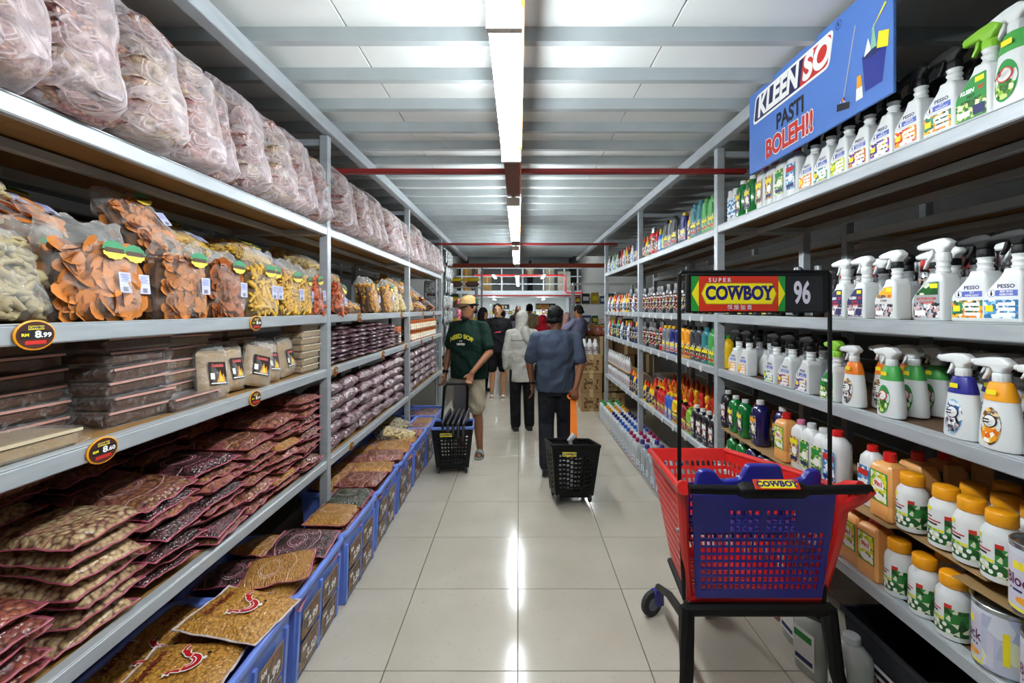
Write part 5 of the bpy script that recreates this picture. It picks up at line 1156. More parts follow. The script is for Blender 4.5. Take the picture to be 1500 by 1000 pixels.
sign_red = mat('sign_red', 'c8301c', .45, var=.03); sign_yel = mat('sign_yellow', 'f2e21c', .45, var=.02); sign_grn = mat('sign_green', '1f8a34', .45, var=.03); sign_gold = mat('sign_gold_edge', 'b8921c', .45, var=.03); sign_navy = mat('sign_navy', '1c1a6a', .45, var=.03); sign_lil = mat('sign_lilac', 'dcd6e6', .45, var=.02)
def cart_sign(parent):
    """board x 0..0.53 (left to right), z 0..0.145"""
    b = ob('sign_board', MB().cbox((0, -.012, 0), (.53, .012, .148), .006).make('sign_board', black), parent, (-.268, -.30, 1.615))
    l = MB(); y = -.0125
    l.rect(.016, .006, .366, .136, y, 0); l.rect(.016, .006, .044, .136, y-.0003, 2); l.rect(.340, .006, .366, .136, y-.0003, 2)
    l.poly([(.044, .022), (.044, .120), (.018, .071)], y-.0006, 1); l.poly([(.340, .022), (.340, .120), (.365, .071)], y-.0006, 1)
    hx = [(.052, .071), (.070, .031), (.318, .031), (.334, .071), (.318, .111), (.070, .111)]
    cx, cz = .193, .071
    l.poly(hx, y-.0005, 3); l.poly([(cx+(p[0]-cx)*.975, cz+(p[1]-cz)*.93) for p in hx], y-.0008, 1)
    cowboy(l, .068, T(.193, y-.0012, .071), 4, .80)
    l.mesh_in(text('S U P E R', .021, .03, 0, 1.02), T(.122, y-.0009, .121), 5); l.mesh_in(text('超 級 加 貝', .019, .02), T(.196, y-.0009, .019), 5)
    l.rect(.368, .006, .505, .136, y-.0001, 6); l.mesh_in(text('96', .112, .03, 0, .56), T(.428, y-.0009, .071), 5)
    ob('lettering', l.make('lettering', [sign_red, sign_yel, sign_grn, sign_gold, sign_navy, sign_lil, ink_k]), b)
    return b
def badge(parent, loc, w=.13, h=.03, rot=(0, 0, 0), sup=True):
    p = ob('badge', MB().cbox((-w/2, -.004, -h/2), (w/2, .004, h/2), .002).make('badge', sign_red if sup else sign_yel), parent, loc, rot)
    l = MB(); y = -.0045
    hx = [(-w*.49, 0), (-w*.40, -h*.40), (w*.40, -h*.40), (w*.49, 0), (w*.40, h*.40), (-w*.40, h*.40)]
    l.poly([(x*.92, z) for x, z in hx], y, 0); cowboy(l, h*.72, T(0, y-.0006, 0), 1, 1.2)
    ob('lettering', l.make('lettering', [sign_yel, sign_navy]), p); return p
# ---------------------------------------------------------------- lattice panels for baskets
def lattice(p00, p10, p11, p01, nu, nv, fill=.62, th=.006, hole=lambda i, j: True, wav=0):
    A, B, D, E = Vector(p00), Vector(p10), Vector(p11), Vector(p01)
    nrm = (B-A).cross(E-A).normalized()*th
    P = lambda u, v: (A*(1-u)+B*u)*(1-v)+(E*(1-u)+D*u)*v
    q = MB()
    for i in range(nu):
        for j in range(nv):
            u0, u1, v0, v1 = i/nu, (i+1)/nu, j/nv, (j+1)/nv
            o = [P(u0, v0), P(u1, v0), P(u1, v1), P(u0, v1)]
            if not hole(i, j): q.add(o+[x+nrm for x in o], [(0, 1, 2, 3), (4, 5, 6, 7)]); continue
            cu, cv = (u0+u1)/2, (v0+v1)/2+wav*math.sin(6.3*i/nu*1.5)/nv; f = fill/2
            w = [P(cu-f/nu, cv-f/nv), P(cu+f/nu, cv-f/nv), P(cu+f/nu, cv+f/nv), P(cu-f/nu, cv+f/nv)]
            vs = o+w+[x+nrm for x in o+w]
            fs = []
            for k in range(4): k2 = (k+1) % 4; fs += [(k, k2, 4+k2, 4+k), (8+k, 8+k2, 12+k2, 12+k), (4+k, 4+k2, 12+k2, 12+k)]
            q.add(vs, fs)
    o = [A, B, D, E]; q.add(o+[x+nrm for x in o], [(k, (k+1) % 4, 4+(k+1) % 4, 4+k) for k in range(4)])
    return q
def caster(parent, loc, fork_m=royal, r=.066, yaw=0):
    f = MB(); f.cbox((-.024, -.03, r*.9), (.024, .035, r*2.0), .008); f.cbox((-.024, -.015, r*.7), (-.017, .03, r*1.2), .002); f.cbox((.017, -.015, r*.7), (.024, .03, r*1.2), .002)
    fo = ob('caster_fork', f.make('caster_fork', fork_m), parent, loc, (0, 0, yaw))
    w = MB().lathe([(r*.55, -.014), (r*.97, -.012), (r, -.006), (r, .006), (r*.97, .012), (r*.55, .014)], 20, M=Matrix.Rotation(PI/2, 4, 'Y'))
    wh = ob('wheel', w.make('wheel', rubber), fo, (0, -.035, r)); h = MB().lathe([(r*.5, -.016), (r*.5, .016)], 14, M=Matrix.Rotation(PI/2, 4, 'Y')); ob('hub', h.make('hub', grey), fo, (0, -.035, r))
def cart(x, y, rz, label):
    e = empty('shopping_cart', label, 'shopping cart', (x, y, 0), rz, 'red and blue shopping carts')
    RT = [(-.295, -.34, .965), (.295, -.34, .965)]; FT = [(-.20, .40, .88), (.20, .40, .88)]; RB = [(-.250, -.28, .535), (.250, -.28, .535)]; FB = [(-.155, .20, .42), (.155, .20, .42)]
    ob('side_panel', lattice(RB[0], FB[0], FT[0], RT[0], 22, 12, .6, .006, lambda i, j: 0 < j < 11 and i > 1).make('side_panel', red), e)
    ob('side_panel', lattice(FB[1], RB[1], RT[1], FT[1], 22, 12, .6, .006, lambda i, j: 0 < j < 11 and i < 20).make('side_panel', red), e)
    ob('front_panel', lattice(FB[0], FB[1], FT[1], FT[0], 14, 12, .6, .006, lambda i, j: 0 < j < 11).make('front_panel', red), e)
    ob('basket_floor', lattice(RB[0], RB[1], FB[1], FB[0], 14, 12, .6).make('basket_floor', red), e)
    def rim(pts, r): return MB().tube(pts, r, 8)
    ob('rim', rim([RT[0], (-.27, -.1, .945), FT[0], (-.1, .415, .875), (.1, .415, .875), FT[1], (.27, -.1, .945), RT[1]], .014).make('rim', red), e)
    ob('corner_post', rim([(-.298, -.345, .985), (-.285, -.33, .80), RB[0]], [.022, .017, .016]).make('corner_post', red), e)
    ob('corner_post', rim([(.30, -.345, .985), (.285, -.33, .80), RB[1]], [.022, .017, .016]).make('corner_post', red), e)
    ob('bottom_rail', rim([RB[0], RB[1]], .018).make('bottom_rail', red), e)
    for s in (-1, 1):   # arms out to the handle
        a = MB().tube([(s*.292, -.30, .955), (s*.302, -.36, .985), (s*.312, -.405, 1.0)], [.016, .026, .024], 10); ob('handle_arm', a.make('handle_arm', red), e)
        if s > 0: a = MB().tube([(.335, -.42, 1.0), (.32, -.40, .97), (.29, -.345, .90), (.28, -.32, .80)], [.018, .022, .018, .012], 8); ob('handle_bracket', a.make('handle_bracket', red), e)
    hd = ob('handle', MB().tube([(-.30, -.415, 1.0), (-.1, -.42, .998), (.1, -.42, .998), (.335, -.415, 1.0)], .0165, 12).make('handle', black), e)
    ob('handle_sleeve', MB().tube([(-.13, -.42, .998), (-.11, -.42, .998), (.09, -.42, .998), (.11, -.42, .998)], [.018, .028, .028, .018], 12).make('handle_sleeve', black), e)
    badge(e, (-.005, -.436, 1.024), .155, .036, (-.75, 0, 0))
    # blue gate and child seat
    g0, g1, g2, g3 = (-.235, -.305, .555), (.235, -.305, .555), (.262, -.345, .955), (-.262, -.345, .955)
    def gh(i, j):
        if j >= 12: return False
        if 9 <= j < 12: return 6 <= i < 11 or 12 <= i < 17
        return j > 0 and 0 < i < 22
    ob('gate', lattice(g0, g1, g2, g3, 23, 14, .78, .007, gh).make('gate', royal), e)
    for x0 in (-.185, .012):
        pass
    out = rpoly([(-.235, .90), (.245, .90), (.255, 1.0), (.245, 1.022), (.205, 1.018), (.185, .985), (.115, .975), (.100, 1.038), (-.025, 1.040), (-.055, .985), (-.125, .978), (-.150, 1.015), (-.195, 1.022), (-.215, 1.005)], .014, 3)
    ob('child_seat', MB().mesh_in(slab([out], .03, .008, 2)).make('child_seat', royal, 40, True), e, (0, -.27, 0))
    ob('seat_back', lattice((-.22, -.10, .66), (.22, -.10, .66), (.24, -.14, .92), (-.24, -.14, .92), 12, 7, .66).make('seat_back', royal), e)
    ob('seat_pan', lattice((-.225, -.28, .78), (.225, -.28, .78), (.225, -.12, .76), (-.225, -.12, .76), 12, 4, .55).make('seat_pan', royal), e)
    # black chassis
    fr = MB().cbox((-.285, -.325, .485), (.285, -.285, .530), .012); ob('chassis_bar', fr.make('chassis_bar', black), e)
    for s in (-1, 1):
        ob('leg', MB().tube([(s*.265, -.30, .51), (s*.275, -.33, .30), (s*.30, -.37, .14)], [.030, .026, .022], 8).make('leg', black), e)
        ob('chassis_rail', MB().tube([(s*.262, -.30, .46), (s*.215, .05, .34), (s*.155, .40, .16)], .017, 8).make('chassis_rail', black), e)
        ob('chassis_rail', MB().tube([(s*.25, -.30, .50), (s*.16, .2, .41)], .014, 8).make('chassis_rail', black), e)
        caster(e, (s*.30, -.39, 0)); caster(e, (s*.155, .43, 0), yaw=-1.1)
    # sign on two poles
    ob('sign_pole', MB().tube([(-.292, -.30, 1.76), (-.292, -.30, .98), (-.288, -.31, .78), (-.278, -.31, .55)], .0075, 8).make('sign_pole', black), e)
    ob('sign_pole', MB().tube([(.272, -.30, 1.76), (.272, -.30, .93), (.262, -.30, .7), (.25, -.30, .52)], .0075, 8).make('sign_pole', black), e)
    ob('sign_frame', MB().tube([(-.292, -.30, 1.755), (-.284, -.30, 1.768), (.264, -.30, 1.768), (.272, -.30, 1.755)], .0075, 8).make('sign_frame', black), e)
    for z in (.955, .80): ob('pole_clip', MB().tube([(-.292, -.30, z-.006), (-.292, -.30, z+.006)], .011, 8).make('pole_clip', silver), e)
    cart_sign(e); return e
# ---------------------------------------------------------------- trolley baskets
def basket(x, y, rz, label, rim_m, tilt=0, wheels=True, z0=.06, group='black rolling baskets'):
    e = empty('rolling_basket', label, 'basket', (x, y, 0), rz, group)
    o = ob('basket_floor', MB().cbox((-.15, -.12, z0), (.15, .12, z0+.012), .004).make('basket_floor', black), e)
    b = [(-.155, -.125, z0), (.155, -.125, z0), (.155, .125, z0), (-.155, .125, z0)]; t = [(-.20, -.165, z0+.40), (.20, -.165, z0+.40), (.20, .165, z0+.40), (-.20, .165, z0+.40)]
    for k in range(4):
        k2 = (k+1) % 4; long = k % 2 == 0
        nu, nv = (11, 11) if long else (9, 11)
        ob('side_panel', lattice(b[k], b[k2], t[k2], t[k], nu, nv, .68, .005, (lambda i, j, n=nu: 1 <= j < 9 and 0 < i < n-1), .5 if rim_m is black else 0).make('side_panel', black), e)
    R_ = rpoly([(-.212, -.177), (.212, -.177), (.212, .177), (-.212, .177)], .03, 4); I_ = rpoly([(-.195, -.16), (.195, -.16), (.195, .16), (-.195, .16)], .02, 4)
    ob('rim', MB().mesh_in(slab([R_, I_[::-1]], .03, .008, 1, Matrix.Translation((0, 0, z0+.40)))).make('rim', rim_m, 40, True), e)
    badge(e, (-.06, -.1685, z0+.335), .12, .034, (-.10, 0, 0), False)
    for s in (-1, 1):
        for yy in (-.1, .1): ob('wheel', MB().lathe([(.03, -.01), (.04, -.008), (.04, .008), (.03, .01)], 14, (0, 0, 0), M=Matrix.Translation((s*.135, yy, .041)) @ Matrix.Rotation(PI/2, 4, 'Y')).make('wheel', rubber), e)
    ob('axle_block', MB().cbox((-.13, -.10, .035), (.13, .10, .06), .006).make('axle_block', black), e)
    return e
# ---------------------------------------------------------------- people
def remeshed(q, name, m, vox=.011, smooth=4):
    me = q.make(name, m); o = bpy.data.objects.new(name, me); C.objects.link(o)
    r = o.modifiers.new('r', 'REMESH'); r.mode = 'VOXEL'; r.voxel_size = vox; r.use_smooth_shade = True
    s = o.modifiers.new('s', 'SMOOTH'); s.iterations = smooth; s.factor = .5
    dg = bpy.context.evaluated_depsgraph_get(); out = bpy.data.meshes.new_from_object(o.evaluated_get(dg))
    bpy.data.objects.remove(o); out.name = name; out.materials.clear(); out.materials.append(m)
    out.polygons.foreach_set('use_smooth', [True]*len(out.polygons)); out.update(); return out
def cap(q, a, ra, b, rb, n=12):
    """tapered limb with round ends"""
    a, b = Vector(a), Vector(b); d = b-a; L = d.length
    if L < 1e-6: return
    Q = Vector((0, 0, 1)).rotation_difference(d).to_matrix(); rs = []
    for z, r in [(-ra*math.cos(t), ra*math.sin(t)) for t in (.18, .6, 1.05, PI/2)]+[(L+rb*math.cos(t), rb*math.sin(t)) for t in (PI/2, 1.05, .6, .18)]:
        rs.append([a+Q @ Vector((r*math.cos(2*PI*j/n), r*math.sin(2*PI*j/n), z)) for j in range(n)])
    q.rings(rs)
def stack(q, rows, n=20, M=None, sq=2.3):
    """body rings: (z, half width, half depth, x, y)"""
    rs = []
    for z, rx, ry, cx, cy in rows:
        r = []
        for j in range(n):
            a = 2*PI*j/n; ca, sa = math.cos(a), math.sin(a); k = 1/(abs(ca)**sq+abs(sa)**sq)**(1/sq)
            p = Vector((cx+rx*ca*k, cy+ry*sa*k, z)); r.append(M @ p if M is not None else p)
        rs.append(r)
    q.rings(rs)
def hand(q, wr, d, side, palm, curl=.5):
    """palm, four fingers and a thumb; d: direction of the forearm, side: towards the thumb"""
    d = Vector(d).normalized(); s = Vector(side); s = (s-d*s.dot(d)).normalized(); nrm = d.cross(s)*palm
    wr = Vector(wr); kn = wr+d*.085
    for k in (-1, 0, 1): cap(q, wr+s*.012*k+d*.012, .017, kn+s*.025*k, .0155)
    for k, L in ((-1.5, .062), (-.5, .076), (.5, .082), (1.5, .074)):
        a = kn+s*.0205*k; d1 = (d*math.cos(curl*.6)+nrm*math.sin(curl*.6)).normalized(); d2 = (d*math.cos(curl*1.7)+nrm*math.sin(curl*1.7)).normalized()
        b = a+d1*L*.52; cap(q, a, .0095, b, .0088, 8); cap(q, b, .0088, b+d2*L*.5, .0078, 8)
    t0 = wr+d*.02+s*.018; t1 = t0+(d*.55+s*.8+nrm*.25)*.042; cap(q, t0, .0125, t1, .0105, 8); cap(q, t1, .0105, t1+(d*.85+s*.25+nrm*.4)*.035, .009, 8)
def cloth(name, col, var=.10, rough=.85):
    if name in MATS: return MATS[name]
    t = NT(name); co = t.coord(); c = lin(col)
    f = t.noise(co, 5, 3, 1.2); c_ = t.mix(t.noise(co, 60, 3), tuple(x*(1-var) for x in c[:3])+(1,), tuple(min(1, x*(1+var)) for x in c[:3])+(1,))
    t.l(c_, t.b.inputs['Base Color']); t.set(Roughness=rough); t.b.inputs['Specular IOR Level'].default_value = .2
    w = t.n('TexWave', bands_direction='DIAGONAL'); w.inputs['Scale'].default_value = 2.2; w.inputs['Distortion'].default_value = 9; w.inputs['Detail'].default_value = 2; w.inputs['Detail Scale'].default_value = 1.3; t.l(co, w.inputs['Vector'])
    t.bump(t.math('ADD', t.math('MULTIPLY', w.outputs['Fac'], .55), f), .9, .025); MATS[name] = t.m; return t.m
def skin(name, col):
    if name in MATS: return MATS[name]
    t = NT(name); c = lin(col); co = t.coord(); t.l(t.mix(t.noise(co, 20, 3), tuple(x*.85 for x in c[:3])+(1,), c), t.b.inputs['Base Color']); t.set(Roughness=.5); MATS[name] = t.m; return t.m
hairm = mat('black_hair', '0a0808', .7, 0, .5, 60, .5, stretch=(1, 1, .2), spec=.25); lipm = mat('lip', '8a4a42', .5); eyem = mat('dark_eye', '120c0a', .2); eyew = mat('eye_white', 'd8d4cc', .3)
def person(x, y, rz, label, J=None, h=1.72, sk='b07850', top='fff', sleeve=.62, bot='222', legs='long', shoes='sandal', head=(0, 0), fat=1., hair='short', extra=None, face=True, hands=(.5, .5), fine=True, shoe_m=None, top_len=.84, group=None):
    k = h/1.72; skm = skin('skin_'+sk, sk); vox = .0095 if fine else .014
    P = dict(Rh=(-.09, 0, .92), Lh=(.09, 0, .92), Rk=(-.10, -.01, .50), Lk=(.10, -.01, .50), Ra=(-.10, .03, .085), La=(.10, .03, .085), Rs=(-.185, 0, 1.405), Ls=(.185, 0, 1.405), Re=(-.235, .03, 1.13), Le=(.235, .03, 1.13), Rw=(-.24, -.03, .89), Lw=(.24, -.03, .89), lean=0.)
    P.update(J or {}); V = {a: (Vector(b) if isinstance(b, tuple) else b) for a, b in P.items()}
    root = ob('person', None, None, (x, y, 0), (0, 0, rz), k); tag(root, label, 'person', group)
    L = Matrix.Translation((0, 0, .95)) @ Matrix.Rotation(V['lean'], 4, 'X') @ Matrix.Translation((0, 0, -.95))
    nk = L @ Vector((0, .005, 1.44)); hc = L @ Vector((0, -.02, 1.595))
    H = Matrix.Translation(hc) @ Matrix.Rotation(head[0], 4, 'Z') @ Matrix.Rotation(head[1], 4, 'X')
    q = MB()
    stack(q, [(.83, .13, .09, 0, 0), (.92, .155, .105, 0, .005), (1.08, .135*fat, .095*fat, 0, -.005), (1.25, .155*fat, .11*fat, 0, 0), (1.36, .165, .10, 0, .005), (1.43, .11, .07, 0, .01), (1.46, .055, .055, 0, .01)], M=L)
    cap(q, nk, .056, hc+Vector((0, .02, -.06)), .052)
    stack(q, [(-.122, .022, .022, 0, -.062), (-.108, .044, .045, 0, -.040), (-.07, .062, .072, 0, -.014), (-.02, .071, .090, 0, 0), (.03, .0745, .098, 0, .004), (.07, .068, .09, 0, .008), (.10, .05, .066, 0, .010), (.12, .02, .028, 0, .012)], M=H, sq=2.1)
    cap(q, H @ Vector((0, -.094, .012)), .009, H @ Vector((0, -.112, -.026)), .0125); cap(q, H @ Vector((-.011, -.098, -.03)), .009, H @ Vector((.011, -.098, -.03)), .009)
    cap(q, H @ Vector((-.018, -.090, -.064)), .007, H @ Vector((.018, -.090, -.064)), .007)
    for s in (-1, 1): cap(q, H @ Vector((s*.076, .012, -.022)), .010, H @ Vector((s*.083, .022, .016)), .013)
    for sd in 'RL':
        cap(q, V[sd+'h'], .088, V[sd+'k'], .058); kn = V[sd+'k']; an = V[sd+'a']
        cap(q, kn, .056, kn.lerp(an, .3)+Vector((0, .012, 0)), .056); cap(q, kn.lerp(an, .3)+Vector((0, .012, 0)), .056, an, .036)
        ft = P.get(sd+'f', (0, -1, 0)); fd = Vector(ft).normalized()
        cap(q, an+Vector((0, 0, -.04))-fd*.04, .036, an+Vector((0, 0, -.055))+fd*.13, .028)
        cap(q, L @ V[sd+'s']+Vector((0, 0, -.03)), .046, V[sd+'e'], .043); cap(q, V[sd+'e'], .042, V[sd+'w'], .027)
        d = V[sd+'w']-V[sd+'e']; hs = P.get(sd+'hs', (0, -1, 0)); hdv = P.get(sd+'hd', tuple(d))
        hand(q, V[sd+'w'], hdv, hs, P.get(sd+'hp', 1 if sd == 'R' else -1), hands[0 if sd == 'R' else 1])
    ob('body', remeshed(q, 'body', skm, vox, 3), root)
    # shirt
    tm = top if not isinstance(top, str) else cloth('shirt_'+top, top); q = MB()
    stack(q, [(top_len, .178*fat, .128*fat, 0, 0), (.95, .180*fat, .130*fat, 0, 0), (1.10, .176*fat, .126*fat, 0, -.004), (1.25, .185*fat, .132*fat, 0, 0), (1.36, .192, .120, 0, .005), (1.425, .165, .09, 0, .008), (1.455, .105, .075, 0, .008), (1.475, .070, .066, 0, .006)], M=L)
    for sd in 'RL':
        s0 = L @ V[sd+'s']; e0 = V[sd+'e']; w0 = V[sd+'w']
        cap(q, L @ Vector(((-.08 if sd == 'R' else .08), .008, 1.425)), .046, s0+Vector((0, 0, -.008)), .060)
        if sleeve <= 1: cap(q, s0+Vector((0, 0, -.012)), .062, s0.lerp(e0, sleeve), .071)
        else: cap(q, s0+Vector((0, 0, -.012)), .060, e0, .064); cap(q, e0, .066, e0.lerp(w0, sleeve-1), .052)
    ob('shirt', remeshed(q, 'shirt', tm, vox*1.15, 3), root)
    # trousers, shorts
    bm_ = cloth('cloth_'+bot, bot); q = MB()
    if legs == 'skirt': stack(q, [(1.0, .15, .11, 0, 0), (.85, .18, .13, 0, 0), (.45, .19, .15, 0, .01), (.06, .215, .18, 0, .02)])
    else:
        stack(q, [(1.0, .158, .115, 0, .002), (.9, .178, .125, 0, .005), (.80, .15, .11, 0, .005)])
        for sd in 'RL':
            hp, kn, an = V[sd+'h'], V[sd+'k'], V[sd+'a']
            if legs == 'long': cap(q, hp+Vector((0, 0, -.06)), .100, kn, .084); cap(q, kn, .084, an+Vector((0, 0, .01)), .076)
            else: cap(q, hp+Vector((0, 0, -.06)), .104, hp.lerp(kn, legs), .092)
    ob('trousers' if legs in ('long', 'skirt') else 'shorts', remeshed(q, 'lower_garment', bm_, vox*1.15, 3), root)
    # shoes
    for sd in 'RL':
        an = V[sd+'a']; fd = Vector(P.get(sd+'f', (0, -1, 0))).normalized(); fz = an.z-.085
        ang = math.atan2(fd.x, -fd.y); M = Matrix.Translation((an.x, an.y, fz)) @ Matrix.Rotation(ang, 4, 'Z'); q = MB()
        rs = []
        hgt = .03 if shoes == 'sandal' else .075
        for yy, w, hh in ((.075, .030, .8), (.05, .040, 1), (-.03, .042, .95), (-.10, .050, .75), (-.155, .044, .55), (-.18, .02, .4)): rs.append([M @ Vector((a*w, yy, b*hgt*hh if b else 0)) for a, b in ((-1, 0), (1, 0), (1, .7), (.75, 1), (-.75, 1), (-1, .7))])
        q.rings(rs); sm_ = shoe_m or (mat('grey_clog', '7a7c7c', .6) if shoes == 'sandal' else mat('dark_shoe', '1c1c20', .6))
        o = ob('shoe', q.make('shoe', sm_, 50), root)
        if shoes == 'sandal':
            q = MB(); rs = []
            for yy in (-.13, -.09, -.05): rs.append([M @ Vector((.054*math.cos(a), yy, .012+.068*math.sin(a)*(1.0 if yy > -.1 else .8))) for a in [PI*j/8 for j in range(9)]])
            q.rings(rs, caps=False, close=False); ob('strap', q.make('strap', sm_), o)
    # hair and face
    if hair != 'none':
        q = MB(); E = H @ Matrix.Translation((0, .016, .034))
        if hair == 'scarf':
            stack(q, [(-.30, .20, .13, 0, .03), (-.22, .185, .125, 0, .03), (-.16, .115, .105, 0, .02), (-.10, .09, .105, 0, .012), (-.02, .094, .115, 0, .012), (.06, .088, .108, 0, .012), (.11, .06, .07, 0, .014), (.135, .02, .03, 0, .015)], M=H)
            if P.get('tail'): cap(q, H @ Vector((-.02, .13, -.16)), .07, H @ Vector((-.06, .16, -.30)), .05)
            ob('headscarf', remeshed(q, 'headscarf', extra, vox, 3), root)
        else:
            q.ball((0, 0, 0), (.083, .099, .094), 0, 18, 10, M=E.to_3x3()); q.v = [tuple(Vector(v)+E.translation) for v in q.v]
            if hair == 'long': cap(q, H @ Vector((0, .06, .0)), .075, H @ Vector((0, .07, -.16)), .07)
            for s in (-1, 1): cap(q, H @ Vector((s*.070, .02, .03)), .016, H @ Vector((s*.070, .045, -.04)), .02)
            cap(q, H @ Vector((-.03, .075, -.03)), .035, H @ Vector((.03, .075, -.03)), .035)
            if hair == 'tousled':
                for i in range(26): a = i*2.4; w = .2+.75*i/26; cap(q, H @ Vector((.070*w*math.cos(a), .018+.085*w*math.sin(a), .118-.055*w*w)), .020, H @ Vector((.080*w*math.cos(a+.35), .018+.098*w*math.sin(a+.35), .118-.062*w*w)), .013)
            ob('hair', remeshed(q, 'hair', hairm, .009, 2), root)
    if face:
        for s in (-1, 1):
            e = ob('eye', MB().ball(H @ Vector((s*.031, -.0865, .010)), (.013, .006, .0065), 0, 10, 6).make('eye', eyew), root); ob('pupil', MB().ball(H @ Vector((s*.031, -.0915, .010)), (.006, .004, .006), 0, 8, 5).make('pupil', eyem), e)
            ob('eyebrow', MB().tube([H @ Vector((s*.014, -.094, .028)), H @ Vector((s*.032, -.0925, .034)), H @ Vector((s*.050, -.081, .029))], [.0035, .0045, .003], 6).make('eyebrow', hairm), root)
        ob('mouth', MB().tube([H @ Vector((-.024, -.088, -.064)), H @ Vector((0, -.098, -.062)), H @ Vector((.024, -.088, -.064))], [.003, .0065, .003], 6).make('mouth', lipm), root)
    return root, H
# ---------------------------------------------------------------- the sign board over the cleaner shelf
sb_ = empty('shop_sign', 'blue hanging sign board with KLEENSO, PASTI and BOLEH lettering over the cleaner shelf', 'sign', (1.285, 0, 0))
ya, yb = 2.525, 1.555    # far and near ends; width .97, z 2.37 .. 2.98
Wb = ya-yb; zb, zt = 2.37, 2.80
bd = ob('board', MB().cbox((0, -.006, 0), (Wb, .006, zt-zb), .002).make('board', mat('blue_sign_board', '4f79c4', .5, var=.03)), sb_, (0, ya, zb), (0, 0, -PI/2))
l = MB(); y = -.0066; Hh = zt-zb
bx0, bx1, bz0, bz1 = .02, .66, .255, .40
rr = rpoly([(bx0+.02, bz0), (bx1-.01, bz0), (bx1+.02, bz1), (bx0+.05, bz1)], .03, 4); l.poly(rr, y, 2)
ri = rpoly([(bx0+.033, bz0+.012), (bx1-.02, bz0+.012), (bx1+.006, bz1-.012), (bx0+.059, bz1-.012)], .022, 4); l.poly(ri, y-.0004, 0)
l.poly(rpoly([(bx0+.435, bz0+.012), (bx1-.02, bz0+.012), (bx1+.006, bz1-.012), (bx0+.462, bz1-.012)], [0, .022, .022, 0], 4), y-.0007, 1)
l.mesh_in(text('KLEEN', .150, .045, .18, .80), T(bx0+.245, y-.0012, (bz0+bz1)/2), 2); l.mesh_in(text('SO', .150, .045, .18, .95), T(bx0+.545, y-.0012, (bz0+bz1)/2), 2)
l.mesh_in(text('PASTI', .105, .03, 0, .85), T(.375, y-.0008, .180), 3)
l.mesh_in(text('BOLEH!!', .125, .075, 0, .84), T(.36, y-.0006, .075), 2); l.mesh_in(text('BOLEH!!', .125, .038, 0, .84), T(.36, y-.0012, .075), 1)
l.mesh_in(text('R', .022, .02), T(.705, y-.0008, .395), 0)
for i in range(20): a = 2*PI*i/20; b_ = 2*PI*(i+1)/20; l.add([(.705+.018*math.cos(t)*r, y-.0006, .395+.018*math.sin(t)*r) for t, r in ((a, 1), (b_, 1), (b_, .86), (a, .86))], [(0, 1, 2, 3)], 0)
ob('lettering', l.make('lettering', [mat('sign_dark_navy', '1a1c50', .5), ink_r, ink_w, ink_k]), bd)
# printed cleaning bucket, mop and bottle
PM = [mat('bucket_blue', '23308a', .5), ink_n, ink_w, mat('print_pale_green', '8ac0a0', .5), ink_y, mat('print_grey', 'a8acb8', .5), ink_k, mat('print_purple', '6a3a8a', .5), ink_o]
l = MB(); l.poly([(.845, .06), (.925, .06), (.945, .19), (.830, .19)], y-.0004, 0); l.oval(.8875, .19, .0575, .016, y-.0006, 1)
l.poly([(.84, .19), (.86, .25), (.875, .20)], y-.0008, 2); l.poly([(.87, .2), (.885, .29), (.90, .2)], y-.001, 3); l.poly([(.90, .19), (.95, .17), (.955, .225), (.91, .245)], y-.001, 4); l.poly([(.865, .255), (.872, .262), (.945, .325), (.938, .333)], y-.0012, 4)
ob('bucket_print', l.make('print', PM), bd)
l = MB(); l.poly([(.728, .075), (.734, .075), (.800, .335), (.793, .337)], y-.0008, 5); l.poly([(.695, .05), (.765, .035), (.768, .06), (.698, .078)], y-.001, 6); l.poly([(.715, .077), (.748, .069), (.735, .095)], y-.0012, 7)
ob('mop_print', l.make('print', PM), bd)
l = MB(); l.poly([(.80, .045), (.835, .045), (.832, .09), (.822, .105), (.822, .12), (.808, .12), (.808, .105), (.802, .09)], y-.001, 2); l.poly([(.803, .09), (.832, .09), (.825, .135), (.806, .135)], y-.0012, 8)
ob('bottle_print', l.make('print', PM), bd)
for yy in (yb+.06, ya-.06): ob('hanger_wire', MB().tube([(0, yy, zt-.01), (0, yy, 2.83)], .0025, 6).make('hanger_wire', steel_d), sb_)
# ---------------------------------------------------------------- cart in front, carts far off
cart(.893, 2.005, 0, 'red and blue shopping cart with cart sign 96 on poles, by the spray bottles')
cart(.75, 13.0, 0, 'far shopping cart whose sign shows over the crowd, beside the beige shirt')
cart(-.62, 15.5, .1, 'far shopping cart with sign behind the man in black')
# ---------------------------------------------------------------- baskets
b1 = basket(-.665, 4.62, .08, 'black rolling basket with blue rim beside the man in dark green', blue)
ob('upright_handle', MB().tube([(-.13, .17, .46), (-.10, .17, .80), (-.08, .17, .84), (.12, .17, .84), (.14, .17, .80), (.13, .17, .46)], .014, 8).make('upright_handle', black), b1)
ob('handle_web', MB().cbox((-.0, .167, .47), (.12, .174, .82), .002).make('handle_web', mat('grey_mesh', '4a4a4c', .8)), b1)
for i in range(5):
    o = bx('black_tray', (-.11, -.012, 0), (.11, .012, .26), dark, None, .006); o.location = (-.74+.045*i+.02, 4.62-.01*i, .36); o.rotation_euler = (.15, .45, .5); o.rotation_euler = (.2, -.55, 1.25+.03*i)
    tag(o, 'black tray standing in the blue-rimmed basket, %s of five' % ORD[i], 'tray', 'black trays in the basket')
    if i == 0: ob('band', MB().box((-.11, -.0135, .10), (.11, .0135, .15)).make('band', mosaic('print_band', ['f0e020', 'f0e020', '1a1a1a', 'f0e020', 'f4e84a'], 40)), o)
b2 = basket(.44, 3.86, .10, 'black rolling basket pulled by an orange handle', black)
